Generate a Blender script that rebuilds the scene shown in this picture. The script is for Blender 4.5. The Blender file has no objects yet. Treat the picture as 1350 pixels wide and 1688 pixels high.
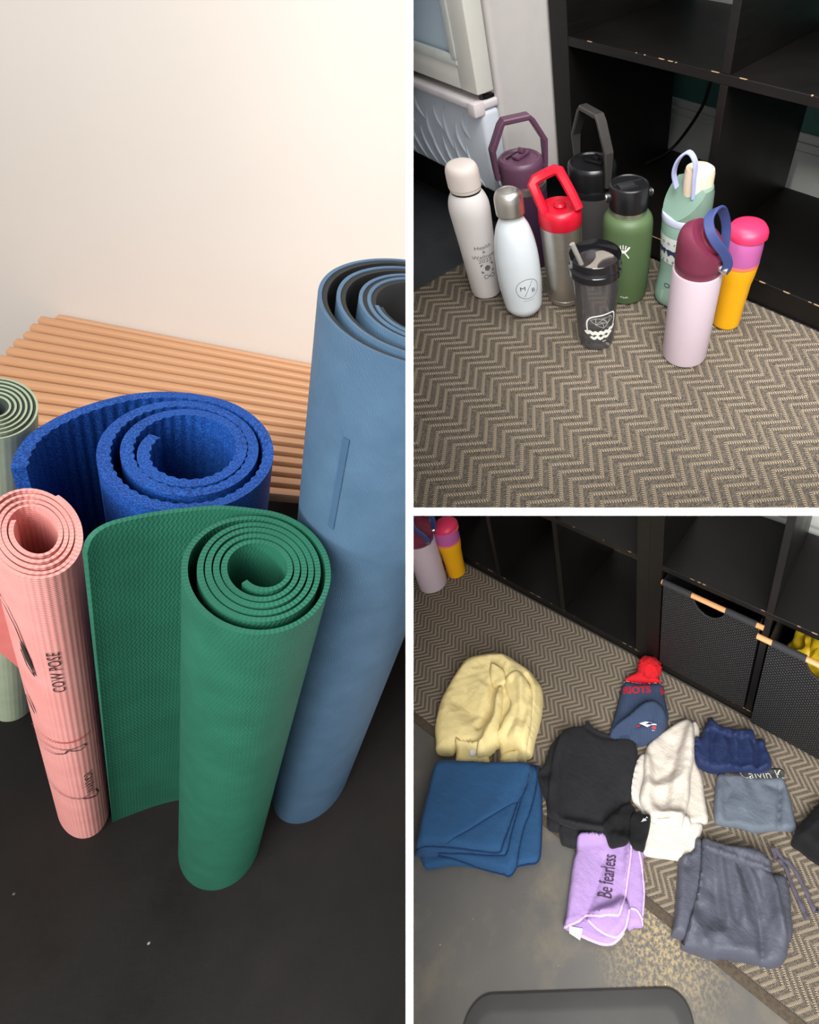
import bpy, bmesh, math, random
import numpy as np
from mathutils import Vector, Matrix, noise
random.seed(7)
scene = bpy.context.scene
col = scene.collection
PI = math.pi

# ------------------------------------------------------------------ camera
# One shift-lens camera looks into three bays kept apart by added white border walls.
F, PPX, PPY, IW, IH = 850.0, 980.0, 700.0, 1350.0, 1688.0
# rigid poses of the three bays: bay coordinates (Z up) -> camera coordinates (x right, y down, z forward)
POSE = {
 'TR': ((0.76598840, 0.64272731, -0.01278168, -0.08115320), (0.49187168, -0.59877204, -0.63208725, -0.51840492), (-0.41391305, 0.47788455, -0.77479181, 1.28986351)),
 'BR': ((0.83774434, 0.54479305, -0.03721497, 0.19937771), (0.26712928, -0.46830478, -0.84221884, 0.91093277), (-0.47626292, 0.69562286, -0.53784985, 1.97826147)),
 'L': ((0.86165777, -0.29622214, 0.41206594, -0.57193760), (0.12227997, -0.66686002, -0.73508184, 0.45912255), (0.49253782, 0.68377639, -0.53838308, 0.90197179)),
}
EXT = {k: Matrix([list(r) for r in v] + [[0, 0, 0, 1]]) for k, v in POSE.items()}
CAM2W = EXT['BR'].inverted()                       # the clothes bay is the upright one
SETM = {k: CAM2W @ m for k, m in EXT.items()}
def camw(x, y, z): return (CAM2W @ Vector((x, y, z, 1))).to_3d()

cd = bpy.data.cameras.new('camera'); cam = bpy.data.objects.new('camera', cd); col.objects.link(cam)
cd.sensor_fit = 'VERTICAL'; cd.sensor_height = 24.0; cd.lens = F * 24.0 / IH
cd.shift_x = (IW / 2 - PPX) / IH; cd.shift_y = (PPY - IH / 2) / IH
cd.clip_start = 0.02; cd.clip_end = 50
cam.matrix_world = CAM2W @ Matrix.Diagonal((1, -1, -1, 1))
scene.camera = cam

# ------------------------------------------------------------------ world, lights, exposure
w = bpy.data.worlds.new('world'); scene.world = w; w.use_nodes = True
bg = w.node_tree.nodes['Background']; bg.inputs[0].default_value = (0.93, 0.96, 1.0, 1); bg.inputs[1].default_value = 0.22
def area(name, pos, target, sx, sy, power, color=(1, 1, 1)):
    l = bpy.data.lights.new(name, 'AREA'); l.shape = 'RECTANGLE'; l.size = sx; l.size_y = sy; l.energy = power; l.color = color
    o = bpy.data.objects.new(name, l); col.objects.link(o); o.location = pos
    o.rotation_euler = (Vector(target) - Vector(pos)).to_track_quat('-Z', 'Y').to_euler()
    return o
def setp(st, x, y, z): return (SETM[st] @ Vector((x, y, z, 1))).to_3d()
area('window_light', camw(0.7, -0.2, -1.9), camw(1.7, 0.6, 1.6), 2.2, 1.8, 76, (1.0, 0.985, 0.96)).data.spread = math.radians(105)
area('side_window_light', setp('L', -1.75, -1.15, 1.5), setp('L', -0.05, 0.1, 0.45), 0.36, 0.36, 23, (1.0, 0.97, 0.93))
area('bottle_bay_fill_light', camw(0.17, -0.72, 0.42), camw(0.12, 0.0, 1.15), 0.4, 0.35, 3.0, (1.0, 0.985, 0.97))  # added fill just above the frame, brightens the bottle bay
area('clothes_bay_fill_light', camw(0.0, 1.05, 0.62), camw(0.2, 0.5, 1.8), 0.3, 0.3, 7.0, (1.0, 0.98, 0.95))  # added fill just below the frame, brightens and rakes the clothes bay
vs = scene.view_settings
vs.view_transform = 'Standard'; vs.look = 'None'; vs.exposure = 0.22; vs.gamma = 1.0; vs.use_curve_mapping = False

# ------------------------------------------------------------------ helpers: pixels of the photograph -> bay coordinates
def un(st, px, py, axis=2, val=0.0):
    m = EXT[st]; R = m.to_3x3(); t = m.to_translation(); Rt = R.transposed()
    C = -(Rt @ t); d = Rt @ Vector(((px - PPX) / F, (py - PPY) / F, 1))
    k = (val - C[axis]) / d[axis]
    return C + d * k

# ------------------------------------------------------------------ materials
def lin(c):
    return tuple((v / 255 / 12.92) if v / 255 <= 0.04045 else ((v / 255 + 0.055) / 1.055) ** 2.4 for v in c) + (1,)
MATS = {}
class N:
    def __init__(s, name):
        s.m = bpy.data.materials.new(name); s.m.use_nodes = True; s.nt = s.m.node_tree
        s.b = s.nt.nodes['Principled BSDF']; s.out = s.nt.nodes['Material Output']
    def n(s, t, **k):
        x = s.nt.nodes.new(t)
        for a, v in k.items(): setattr(x, a, v)
        return x
    def l(s, a, b): s.nt.links.new(a, b)
    def val(s, sock, v):
        if isinstance(v, (int, float, tuple, list)): sock.default_value = v
        else: s.l(v, sock)
    def math(s, op, a, b=None, c=None):
        x = s.n('ShaderNodeMath', operation=op); s.val(x.inputs[0], a)
        if b is not None: s.val(x.inputs[1], b)
        if c is not None: s.val(x.inputs[2], c)
        return x.outputs[0]
    def coord(s, kind='Object', scale=None):
        t = s.n('ShaderNodeTexCoord').outputs[kind]
        if scale is None: return t
        mp = s.n('ShaderNodeMapping'); s.l(t, mp.inputs[0]); mp.inputs['Scale'].default_value = scale
        return mp.outputs[0]
    def noise(s, vec, scale, detail=3, rough=0.55):
        x = s.n('ShaderNodeTexNoise'); s.l(vec, x.inputs['Vector']); x.inputs['Scale'].default_value = scale
        x.inputs['Detail'].default_value = detail; x.inputs['Roughness'].default_value = rough
        return x.outputs[0]
    def ramp(s, fac, stops, interp='LINEAR'):
        x = s.n('ShaderNodeValToRGB'); x.color_ramp.interpolation = interp; s.l(fac, x.inputs[0])
        e = x.color_ramp.elements
        while len(e) < len(stops): e.new(0.5)
        for i, (p, c) in enumerate(stops): e[i].position = p; e[i].color = c
        return x.outputs[0]
    def mix(s, fac, a, b):
        x = s.n('ShaderNodeMix', data_type='RGBA'); s.val(x.inputs[0], fac); s.val(x.inputs[6], a); s.val(x.inputs[7], b)
        return x.outputs[2]
    def bump(s, h, strength, dist=0.002, prev=None):
        x = s.n('ShaderNodeBump'); s.l(h, x.inputs['Height']); x.inputs['Strength'].default_value = strength; x.inputs['Distance'].default_value = dist
        if prev: s.l(prev, x.inputs['Normal'])
        return x.outputs[0]
    def sep(s, vec):
        x = s.n('ShaderNodeSeparateXYZ'); s.l(vec, x.inputs[0]); return x.outputs
def mat(name, rgb, rough=0.5, metal=0.0, var=0.06, nscale=30, bump=0.0, bscale=300, sheen=0.0, coat=0.0, spec=0.5, tint=None, bdist=0.001):
    if name in MATS: return MATS[name]
    N_ = N(name); b = N_.b; c = lin(rgb)
    co = N_.coord('Object')
    f = N_.noise(co, nscale, 4)
    lo = tuple(max(0, v * (1 - var)) for v in c[:3]) + (1,); hi = tuple(min(1, v * (1 + var)) for v in c[:3]) + (1,)
    if tint: hi = lin(tint)
    N_.l(N_.ramp(f, [(0.3, lo), (0.7, hi)]), b.inputs['Base Color'])
    b.inputs['Roughness'].default_value = rough; b.inputs['Metallic'].default_value = metal
    b.inputs['Sheen Weight'].default_value = sheen; b.inputs['Coat Weight'].default_value = coat; b.inputs['Specular IOR Level'].default_value = spec
    if bump: N_.l(N_.bump(N_.noise(co, bscale, 3), bump, bdist), b.inputs['Normal'])
    MATS[name] = N_.m
    return N_.m

# ------------------------------------------------------------------ geometry collector
class G:
    def __init__(s): s.v = []; s.f = []; s.uv = []
    def add(s, vs, fs, uvs=None):
        o = len(s.v); s.v += [tuple(p) for p in vs]; s.f += [tuple(i + o for i in f) for f in fs]
        s.uv += uvs if uvs else [(0, 0)] * len(vs)
        return s
    def bm(s, bm, M=None):
        if M is not None: bmesh.ops.transform(bm, matrix=M, verts=bm.verts)
        bm.verts.index_update(); s.add([v.co[:] for v in bm.verts], [[v.index for v in f.verts] for f in bm.faces]); bm.free(); return s
    def box(s, x0, y0, z0, x1, y1, z1, bev=0.0, seg=2, M=None):
        bm = bmesh.new(); bmesh.ops.create_cube(bm, size=1)
        for v in bm.verts: v.co = Vector((x0 + (v.co.x + .5) * (x1 - x0), y0 + (v.co.y + .5) * (y1 - y0), z0 + (v.co.z + .5) * (z1 - z0)))
        if bev: bmesh.ops.bevel(bm, geom=bm.edges[:], offset=bev, segments=seg, profile=0.5, affect='EDGES')
        return s.bm(bm, M)
    def lathe(s, prof, seg=48, cx=0, cy=0, a0=0.0):
        vs = []; fs = []; n = len(prof)
        for i in range(seg):
            a = a0 + 2 * PI * i / seg
            for r, z in prof: vs.append((cx + r * math.cos(a), cy + r * math.sin(a), z))
        for i in range(seg):
            j = (i + 1) % seg
            for k in range(n - 1):
                if prof[k][0] < 1e-7 and prof[k + 1][0] < 1e-7: continue
                if prof[k][0] < 1e-7: fs.append((i * n + k, j * n + k + 1, i * n + k + 1))
                elif prof[k + 1][0] < 1e-7: fs.append((i * n + k, j * n + k, i * n + k + 1))
                else: fs.append((i * n + k, j * n + k, j * n + k + 1, i * n + k + 1))
        return s.add(vs, fs, [(math.atan2(v[1] - cy, v[0] - cx), v[2]) for v in vs])
    def tube(s, pts, r, seg=10, caps=True, closed=False):
        pts = [Vector(p) for p in pts]; n = len(pts); vs = []; fs = []
        rr = r if isinstance(r, (list, tuple)) else [r] * n
        up = Vector((0.123, 0.31, 0.94)); prev = None
        for i, p in enumerate(pts):
            a = pts[(i - 1) % n] if (i > 0 or closed) else p; b = pts[(i + 1) % n] if (i < n - 1 or closed) else p
            t = (b - a).normalized()
            if prev is None: u = t.cross(up).normalized() if abs(t.dot(up)) < .97 else t.cross(Vector((1, 0, 0))).normalized()
            else: u = (prev - t * prev.dot(t)).normalized()
            prev = u; v = t.cross(u)
            for k in range(seg):
                a_ = 2 * PI * k / seg; vs.append(p + (u * math.cos(a_) + v * math.sin(a_)) * rr[i])
        m = n if closed else n - 1
        for i in range(m):
            for k in range(seg):
                i2 = (i + 1) % n; fs.append((i * seg + k, i * seg + (k + 1) % seg, i2 * seg + (k + 1) % seg, i2 * seg + k))
        if caps and not closed: fs.append(tuple(range(seg))[::-1]); fs.append(tuple((n - 1) * seg + k for k in range(seg)))
        return s.add(vs, fs)
    def ribbon(s, pts, side, width, thick, closed=False, rnd=0.0):
        """rectangular section swept along pts; side = direction of the wide axis"""
        pts = [Vector(p) for p in pts]; n = len(pts); vs = []; fs = []
        side = Vector(side).normalized() if not isinstance(side, list) else [Vector(q).normalized() for q in side]
        ww = width if isinstance(width, (list, tuple)) else [width] * n
        for i, p in enumerate(pts):
            a = pts[(i - 1) % n] if (i > 0 or closed) else p; b = pts[(i + 1) % n] if (i < n - 1 or closed) else p
            t = (b - a).normalized(); sd = side[i] if isinstance(side, list) else side
            sd = (sd - t * sd.dot(t)).normalized(); nn = t.cross(sd)
            k = 1.0
            if (0 < i < n - 1) or closed:
                c = (p - a).normalized().dot((b - p).normalized()); k = 1 / max(0.5, math.sqrt(max(0.05, (1 + c) / 2)))
            hw, ht = ww[i] / 2, thick / 2 * k; e = min(ht, hw) * .45
            for q in ((-hw + e, -ht), (hw - e, -ht), (hw, -ht + e), (hw, ht - e), (hw - e, ht), (-hw + e, ht), (-hw, ht - e), (-hw, -ht + e)):
                vs.append(p + sd * q[0] + nn * q[1])
        m = n if closed else n - 1
        for i in range(m):
            i2 = (i + 1) % n
            for k in range(8): fs.append((i * 8 + k, i * 8 + (k + 1) % 8, i2 * 8 + (k + 1) % 8, i2 * 8 + k))
        if not closed: fs.append(tuple(range(8))[::-1]); fs.append(tuple((n - 1) * 8 + k for k in range(8)))
        return s.add(vs, fs)
    def prism(s, poly, z0, z1, bev=0.0, M=None):
        bm = bmesh.new(); vs = [bm.verts.new((x, y, z0)) for x, y in poly]; f = bm.faces.new(vs)
        r = bmesh.ops.extrude_face_region(bm, geom=[f])
        for e in r['geom']:
            if isinstance(e, bmesh.types.BMVert): e.co.z = z1
        if bev:
            es = [e for e in bm.edges if abs(e.verts[0].co.z - z1) < 1e-6 and abs(e.verts[1].co.z - z1) < 1e-6]
            bmesh.ops.bevel(bm, geom=es, offset=bev, segments=3, profile=0.5, affect='EDGES')
        return s.bm(bm, M)
    def xf(s, M): s.v = [tuple((M @ Vector((*p, 1))).to_3d()) for p in s.v]; return s
    def cut(s, co, no, fill=True):
        bm = bmesh.new(); vv = [bm.verts.new(p) for p in s.v]
        for f in s.f:
            try: bm.faces.new([vv[i] for i in f])
            except ValueError: pass
        bmesh.ops.remove_doubles(bm, verts=bm.verts, dist=1e-6)
        r = bmesh.ops.bisect_plane(bm, geom=bm.verts[:] + bm.edges[:] + bm.faces[:], plane_co=co, plane_no=no, clear_outer=True)
        if fill:
            es = [e for e in r['geom_cut'] if isinstance(e, bmesh.types.BMEdge)]
            if es: bmesh.ops.holes_fill(bm, edges=es, sides=0)
        s.v = []; s.f = []; s.uv = []
        return s.bm(bm)

SETOF = {}
def mesh_of(name, g, m, smooth=True, angle=35, recalc=True):
    me = bpy.data.meshes.new(name); me.from_pydata(g.v, [], g.f)
    if any(u != (0, 0) for u in g.uv):
        ul = me.uv_layers.new(name='UVMap')
        li = np.empty(len(me.loops), dtype=np.int32); me.loops.foreach_get('vertex_index', li)
        ul.data.foreach_set('uv', np.array(g.uv, dtype=np.float32)[li].ravel())
    if recalc:
        bm = bmesh.new(); bm.from_mesh(me); bmesh.ops.recalc_face_normals(bm, faces=bm.faces); bm.to_mesh(me); bm.free()
    if smooth:
        me.shade_smooth(); me.set_sharp_from_angle(angle=math.radians(angle))
    me.materials.append(m); me.update()
    return me
def thing(name, st, loc, label, cat, group=None, rz=0.0):
    o = bpy.data.objects.new(name, None); col.objects.link(o); o.empty_display_size = 0.05
    o.matrix_world = SETM[st] @ Matrix.Translation(Vector(loc)) @ Matrix.Rotation(rz, 4, 'Z')
    o['label'] = label; o['category'] = cat
    if group: o['group'] = group
    SETOF[o.name] = st
    return o
def part(name, g, m, parent, label=None, kind=None, **k):
    me = g if isinstance(g, bpy.types.Mesh) else mesh_of(name, g, m, **k)
    o = bpy.data.objects.new(name, me); col.objects.link(o); o.parent = parent
    if label: o['label'] = label
    if kind: o['kind'] = kind
    SETOF[o.name] = SETOF[parent.name]
    return o
def solo(name, st, g, m, label, cat=None, kind=None, group=None, loc=(0, 0, 0), **k):
    me = g if isinstance(g, bpy.types.Mesh) else mesh_of(name, g, m, **k)
    o = bpy.data.objects.new(name, me); col.objects.link(o)
    o.matrix_world = SETM[st] @ Matrix.Translation(Vector(loc)); o['label'] = label
    if cat: o['category'] = cat
    if kind: o['kind'] = kind
    if group: o['group'] = group
    SETOF[o.name] = st
    return o

# text and line drawings laid on a surface through a mapping (u, v) -> point
def text_geo(s, size, fmap, align='CENTER', shear=0.0, sx=1.0, bold=0.0, spacing=1.0):
    cu = bpy.data.curves.new('lettering', 'FONT'); cu.body = s; cu.size = size; cu.align_x = align; cu.align_y = 'CENTER'
    cu.shear = shear; cu.resolution_u = 3; cu.offset = bold; cu.space_character = spacing
    ob = bpy.data.objects.new('lettering', cu)
    me = bpy.data.meshes.new_from_object(ob)
    g = G(); g.add([fmap(v.co.x * sx, v.co.y) for v in me.vertices], [tuple(p.vertices) for p in me.polygons])
    bpy.data.objects.remove(ob); bpy.data.curves.remove(cu); bpy.data.meshes.remove(me)
    return g
def stroke(g, pts, wd, fmap, closed=False, sub=4):
    pts = [Vector((*p, 0)) for p in pts]
    if closed: pts = pts + [pts[0]]
    q = []
    for a, b in zip(pts, pts[1:]):
        for i in range(sub): q.append(a.lerp(b, i / sub))
    q.append(pts[-1]); vs = []; fs = []
    for i, p in enumerate(q):
        a = q[max(i - 1, 0)]; b = q[min(i + 1, len(q) - 1)]; t = (b - a)
        t = t.normalized() if t.length > 0 else Vector((1, 0, 0)); nn = Vector((-t.y, t.x, 0)) * wd / 2
        vs += [fmap(*(p + nn)[:2]), fmap(*(p - nn)[:2])]
    for i in range(len(q) - 1): fs.append((2 * i, 2 * i + 1, 2 * i + 3, 2 * i + 2))
    g.add(vs, fs); return g
def blob(g, pts, fmap):
    c = (sum(p[0] for p in pts) / len(pts), sum(p[1] for p in pts) / len(pts)); n = len(pts)
    g.add([fmap(*c)] + [fmap(*p) for p in pts], [(0, i + 1, (i + 1) % n + 1) for i in range(n)]); return g
def ell(cx, cy, a, b, n=24, t0=0.0, t1=2 * PI):
    return [(cx + a * math.cos(t0 + (t1 - t0) * i / n), cy + b * math.sin(t0 + (t1 - t0) * i / n)) for i in range(n if abs(t1 - t0 - 2 * PI) < 1e-6 else n + 1)]
def around(rfun, phi0, z0, off=0.0006, rot=0.0, flip=1):
    """wrap a flat drawing round an upright body: u runs along the circumference, v up"""
    c, s = math.cos(rot), math.sin(rot)
    def f(u, v):
        u, v = u * c - v * s, u * s + v * c
        z = z0 + v; r = rfun(z) + off; a = phi0 + flip * u / rfun(z0)
        return (r * math.cos(a), r * math.sin(a), z)
    return f
def cr(pts, n=6, closed=False):
    """Catmull-Rom through points of any dimension"""
    P = [np.array(p, float) for p in pts]; m = len(P); out = []
    rng = range(m) if closed else range(m - 1)
    for i in rng:
        p0 = P[(i - 1) % m] if (i > 0 or closed) else P[i]; p1 = P[i]; p2 = P[(i + 1) % m]; p3 = P[(i + 2) % m] if (i + 2 < m or closed) else p2
        for k in range(n):
            t = k / n
            out.append(0.5 * ((2 * p1) + (-p0 + p2) * t + (2 * p0 - 5 * p1 + 4 * p2 - p3) * t * t + (-p0 + 3 * p1 - 3 * p2 + p3) * t ** 3))
    if not closed: out.append(P[-1])
    return [tuple(p) for p in out]
# ------------------------------------------------------------------ added walls that stand for the white border bars (seen edge on)
KX, KY, Z0 = (675.0 - PPX) / F, (843.5 - PPY) / F, 0.30
def cam_solid(name, pts, faces, m, label):
    g = G(); g.add([camw(*p) for p in pts], faces)
    me = mesh_of(name, g, m, smooth=False); o = bpy.data.objects.new(name, me); col.objects.link(o)
    o['kind'] = 'structure'; o['label'] = label
    return o
white_border_paint = mat('white_border_paint', (250, 250, 250), 0.6, var=0.01)
hv = 6.2 / F * Z0; hh = 6.5 / F * Z0; ZB = 3.0
P = []
for z in (Z0, ZB):
    for sx in (-1, 1):
        for y in (-3.0 * z - 0.3, 3.0 * z + 0.3): P.append((KX * z + sx * hv, y, z))  # runs past the frame to stop light spilling between bays
cam_solid('wall_border_middle', P, [(0, 1, 3, 2), (4, 6, 7, 5), (0, 4, 5, 1), (2, 3, 7, 6), (0, 2, 6, 4), (1, 5, 7, 3)], white_border_paint, 'thin white upright wall added as the border between the mats and the bottles')
P = []
for z in (Z0, ZB):
    for sy in (-1, 1):
        for x in (KX * z + hv * .5, 0.62 * z + 0.1): P.append((x, KY * z + sy * hh, z))
cam_solid('wall_border_crosswise', P, [(0, 1, 3, 2), (4, 6, 7, 5), (0, 4, 5, 1), (2, 3, 7, 6), (0, 2, 6, 4), (1, 5, 7, 3)], white_border_paint, 'thin white crosswise wall added as the border between the bottles and the clothes')

# ------------------------------------------------------------------ LEFT BAY: floor, wall, bench
def floor_mat(name, base, worn, rough, smudge, scale=3.0, speck=(150, 140, 130), patch=None):
    n = N(name); co = n.coord('Object')
    a = n.noise(co, scale, 6, 0.6); bl = n.noise(co, scale * 3.1, 8, 0.65); fine = n.noise(co, 160, 3)
    c = n.mix(n.ramp(a, [(0.38, (0, 0, 0, 1)), (0.68, (1, 1, 1, 1))]), lin(base), lin(worn))
    c = n.mix(n.ramp(bl, [(0.52, (0, 0, 0, 1)), (0.75, (1, 1, 1, 1))]), c, lin(smudge))
    if patch:  # round glare patch mixed into the colour, broken up by noise
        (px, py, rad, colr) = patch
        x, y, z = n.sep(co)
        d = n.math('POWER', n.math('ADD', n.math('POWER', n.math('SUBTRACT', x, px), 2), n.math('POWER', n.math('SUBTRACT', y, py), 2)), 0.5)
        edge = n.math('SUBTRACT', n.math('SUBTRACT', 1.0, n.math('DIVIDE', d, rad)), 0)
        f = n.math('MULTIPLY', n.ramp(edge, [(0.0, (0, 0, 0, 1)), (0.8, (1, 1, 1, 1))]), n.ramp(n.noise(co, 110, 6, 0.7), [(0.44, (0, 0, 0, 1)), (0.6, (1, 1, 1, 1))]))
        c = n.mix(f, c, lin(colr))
    vor = n.n('ShaderNodeTexVoronoi'); n.l(co, vor.inputs['Vector']); vor.inputs['Scale'].default_value = 34
    sp = n.ramp(vor.outputs['Distance'], [(0.035, (1, 1, 1, 1)), (0.06, (0, 0, 0, 1))])
    keep = n.ramp(n.noise(co, 21, 2), [(0.56, (0, 0, 0, 1)), (0.6, (1, 1, 1, 1))])
    c = n.mix(n.math('MULTIPLY', sp, keep), c, lin(speck))
    n.l(c, n.b.inputs['Base Color'])
    r = n.ramp(bl, [(0.3, (rough - .08,) * 3 + (1,)), (0.75, (rough + .18,) * 3 + (1,))]); n.l(r, n.b.inputs['Roughness'])
    n.b.inputs['Specular IOR Level'].default_value = 0.25; n.l(n.bump(fine, 0.12, 0.001), n.b.inputs['Normal'])
    return n.m
def plane_geo(x0, y0, x1, y1, z, nx=1, ny=1, th=0.02):
    g = G(); g.box(x0, y0, z - th, x1, y1, z); return g
fm = floor_mat('dark_floor_paint', (19, 17, 16), (30, 26, 24), 0.42, (13, 12, 12), 2.6)
solo('floor', 'L', plane_geo(-1.6, -0.95, 0.9, 0.62, 0), fm, 'scuffed near-black floor under the rolled mats', kind='structure', smooth=False)
BYAW = -0.07
wallm = mat('cream_wall_paint', (214, 206, 198), 0.75, var=0.025, nscale=2.2, bump=0.08, bscale=120)
g = G(); g.box(-2.6, 0, 0, 2.4, 0.05, 2.4)
o = solo('wall_back', 'L', g, wallm, 'plain cream wall behind the slatted bench', kind='structure', smooth=False)
o.matrix_world = SETM['L'] @ Matrix.Translation((-0.364, 0.4555, 0)) @ Matrix.Rotation(BYAW, 4, 'Z')

def wood_mat(name, c0, c1, scale=(1.2, 40, 40)):
    n = N(name); co = n.coord('Object', scale); f = n.noise(co, 3.0, 5, 0.6); f2 = n.noise(n.coord('Object'), 9, 2)
    c = n.mix(n.ramp(f, [(0.3, (0, 0, 0, 1)), (0.7, (1, 1, 1, 1))]), lin(c0), lin(c1))
    n.l(n.mix(n.math('MULTIPLY', f2, 0.25), c, lin(c0)), n.b.inputs['Base Color'])
    n.b.inputs['Roughness'].default_value = 0.45
    n.l(n.bump(f, 0.08, 0.001), n.b.inputs['Normal'])
    return n.m
bamboo = wood_mat('bamboo', (190, 140, 100), (210, 164, 128))
bench = thing('slatted_bench', 'L', (-0.372, 0.452, 0), 'light wooden slatted bench against the cream wall behind the mats', 'bench', rz=BYAW)
HB = 0.40; LEN = 0.95
g = G(); g.box(0, 0, 0.004, LEN, 0.0128, 0.022, 0.0025)
slat = mesh_of('slat', g, bamboo)
for i in range(15):
    o = part('slat', slat, None, bench); o.location = (random.uniform(-.0015, .0015), -0.0315 - i * 0.0215, HB - 0.022)
g = G(); g.box(0.012, -0.012, HB - 0.04, LEN, -0.001, HB - 0.004, 0.002); part('back_rail', g, bamboo, bench)
for x in (0.06, 0.70):
    g = G(); g.box(x, -0.335, HB - 0.05, x + 0.03, -0.013, HB - 0.022, 0.003); part('cross_rail', g, bamboo, bench)
    for y in (-0.335, -0.05):
        g = G(); g.box(x - 0.002, y, 0.0, x + 0.034, y + 0.034, HB - 0.05, 0.004); part('leg', g, bamboo, bench)

# ------------------------------------------------------------------ rolled mats (slightly oval rolls)
def spiral(rfun, a0, turns, axes, ang, step=0.0025):
    """clockwise spiral (seen from above); rfun(turn) scales an oval with half axes `axes`, long axis turned by ang degrees"""
    a, b = axes; c, s_ = math.cos(math.radians(ang)), math.sin(math.radians(ang)); pts = []; t = 0.0
    a0 = a0 - math.radians(ang)
    while t <= turns:
        r = rfun(t); an = a0 - 2 * PI * t; x, y = r * math.cos(an) * a, r * math.sin(an) * b
        pts.append((x * c - y * s_, x * s_ + y * c)); t += step / (2 * PI * max(r * (a + b) / 2, 0.01))
    return pts
def pw(table):
    xs = [a for a, b in table]; ys = [b for a, b in table]
    return lambda t: float(np.interp(t, xs, ys))
def resample(pts, step=None, n=None):
    P_ = np.array(pts); d = np.r_[0, np.cumsum(np.linalg.norm(np.diff(P_, axis=0), axis=1))]; n = n or max(2, int(d[-1] / step))
    s = np.linspace(0, d[-1], n); return np.stack([np.interp(s, d, P_[:, 0]), np.interp(s, d, P_[:, 1])], 1), s
def sheet(path, o0, o1, h, lean=(0, 0), rc=0.0, rib=None, step=0.0025, jit=0.0, taper=0.0, low=None, nz=1):
    """upright sheet that follows a plan path (optionally another path at the foot); offsets o0 < o1 along the left normal"""
    P1, s = resample(path, step); n = len(P1)
    P0 = resample(low, n=n)[0] if low is not None else P1
    def nrm(P_):
        T_ = np.gradient(P_, axis=0); T_ /= np.linalg.norm(T_, axis=1)[:, None]; return np.stack([-T_[:, 1], T_[:, 0]], 1)
    N1, N0 = nrm(P1), nrm(P0)
    g = G(); vs = []; uv = []; rows = nz + 1
    for i in range(n):
        top = h + (jit * noise.noise((s[i] * 9, 1.7, 0)) if jit else 0)
        if rc and s[i] < rc: top -= rc - math.sqrt(max(0, rc * rc - (rc - s[i]) ** 2))
        a, b = o0, o1
        if rib: a += rib(s[i])
        for k in range(rows):
            z = top * k / nz; f = z / h; sc = 1 - taper * (1 - f)
            for o in (a, b):
                p = (P1[i] * f + P0[i] * (1 - f)) * sc + (N1[i] * f + N0[i] * (1 - f)) * o
                vs.append((p[0] + lean[0] * f, p[1] + lean[1] * f, z)); uv.append((s[i], z))
    st = rows * 2; fs = []
    for i in range(n - 1):
        A, B = i * st, (i + 1) * st
        for k in range(nz):
            fs.append((A + 2 * k, B + 2 * k, B + 2 * k + 2, A + 2 * k + 2)); fs.append((A + 2 * k + 1, A + 2 * k + 3, B + 2 * k + 3, B + 2 * k + 1))
        fs.append((A, A + 1, B + 1, B)); fs.append((A + 2 * nz, B + 2 * nz, B + 2 * nz + 1, A + 2 * nz + 1))
    for A in (0, (n - 1) * st):
        for k in range(nz): fs.append((A + 2 * k, A + 2 * k + 1, A + 2 * k + 3, A + 2 * k + 2))
    return g.add(vs, fs, uv)
def mat_skin(name, c0, c1, rough, kind, strength=0.5, edge=None):
    n = N(name); uv = n.sep(n.coord('UV')); u, v = uv[0], uv[1]; co = n.coord('Object')
    if kind == 'zigzag':
        ph = n.math('ADD', n.math('MULTIPLY', u, 2100.0), n.math('MULTIPLY', n.math('SINE', n.math('MULTIPLY', v, 700.0)), 1.6))
        hgt = n.math('SINE', ph)
    elif kind == 'cord':
        hgt = n.math('ADD', n.math('SINE', n.math('MULTIPLY', u, 1700.0)), n.math('MULTIPLY', n.math('SINE', n.math('MULTIPLY', v, 2600.0)), 0.7))
    elif kind == 'scratch':
        cx = n.n('ShaderNodeCombineXYZ'); n.l(u, cx.inputs[0]); n.l(v, cx.inputs[1])
        mp = n.n('ShaderNodeMapping'); n.l(cx.outputs[0], mp.inputs[0]); mp.inputs['Scale'].default_value = (520, 300, 1); mp.inputs['Rotation'].default_value = (0, 0, 0.6)
        wv = n.n('ShaderNodeTexWave'); n.l(mp.outputs[0], wv.inputs['Vector']); wv.inputs['Scale'].default_value = 0.35; wv.inputs['Distortion'].default_value = 9; wv.inputs['Detail'].default_value = 1.5
        hgt = wv.outputs['Fac']
    else: hgt = n.noise(co, 900, 2)
    blot = n.noise(co, 26, 4)
    c = n.mix(n.ramp(blot, [(0.35, (0, 0, 0, 1)), (0.7, (1, 1, 1, 1))]), lin(c0), lin(c1))
    if kind == 'foam':
        c = n.mix(n.ramp(n.noise(co, 700, 2), [(0.45, (0, 0, 0, 1)), (0.6, (1, 1, 1, 1))]), c, lin(edge))
    n.l(c, n.b.inputs['Base Color']); n.b.inputs['Roughness'].default_value = rough; n.b.inputs['Specular IOR Level'].default_value = 0.3
    n.l(n.bump(hgt, strength, 0.0005), n.b.inputs['Normal'])
    return n.m
GRP = 'rolled yoga mats on the floor'
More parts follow.
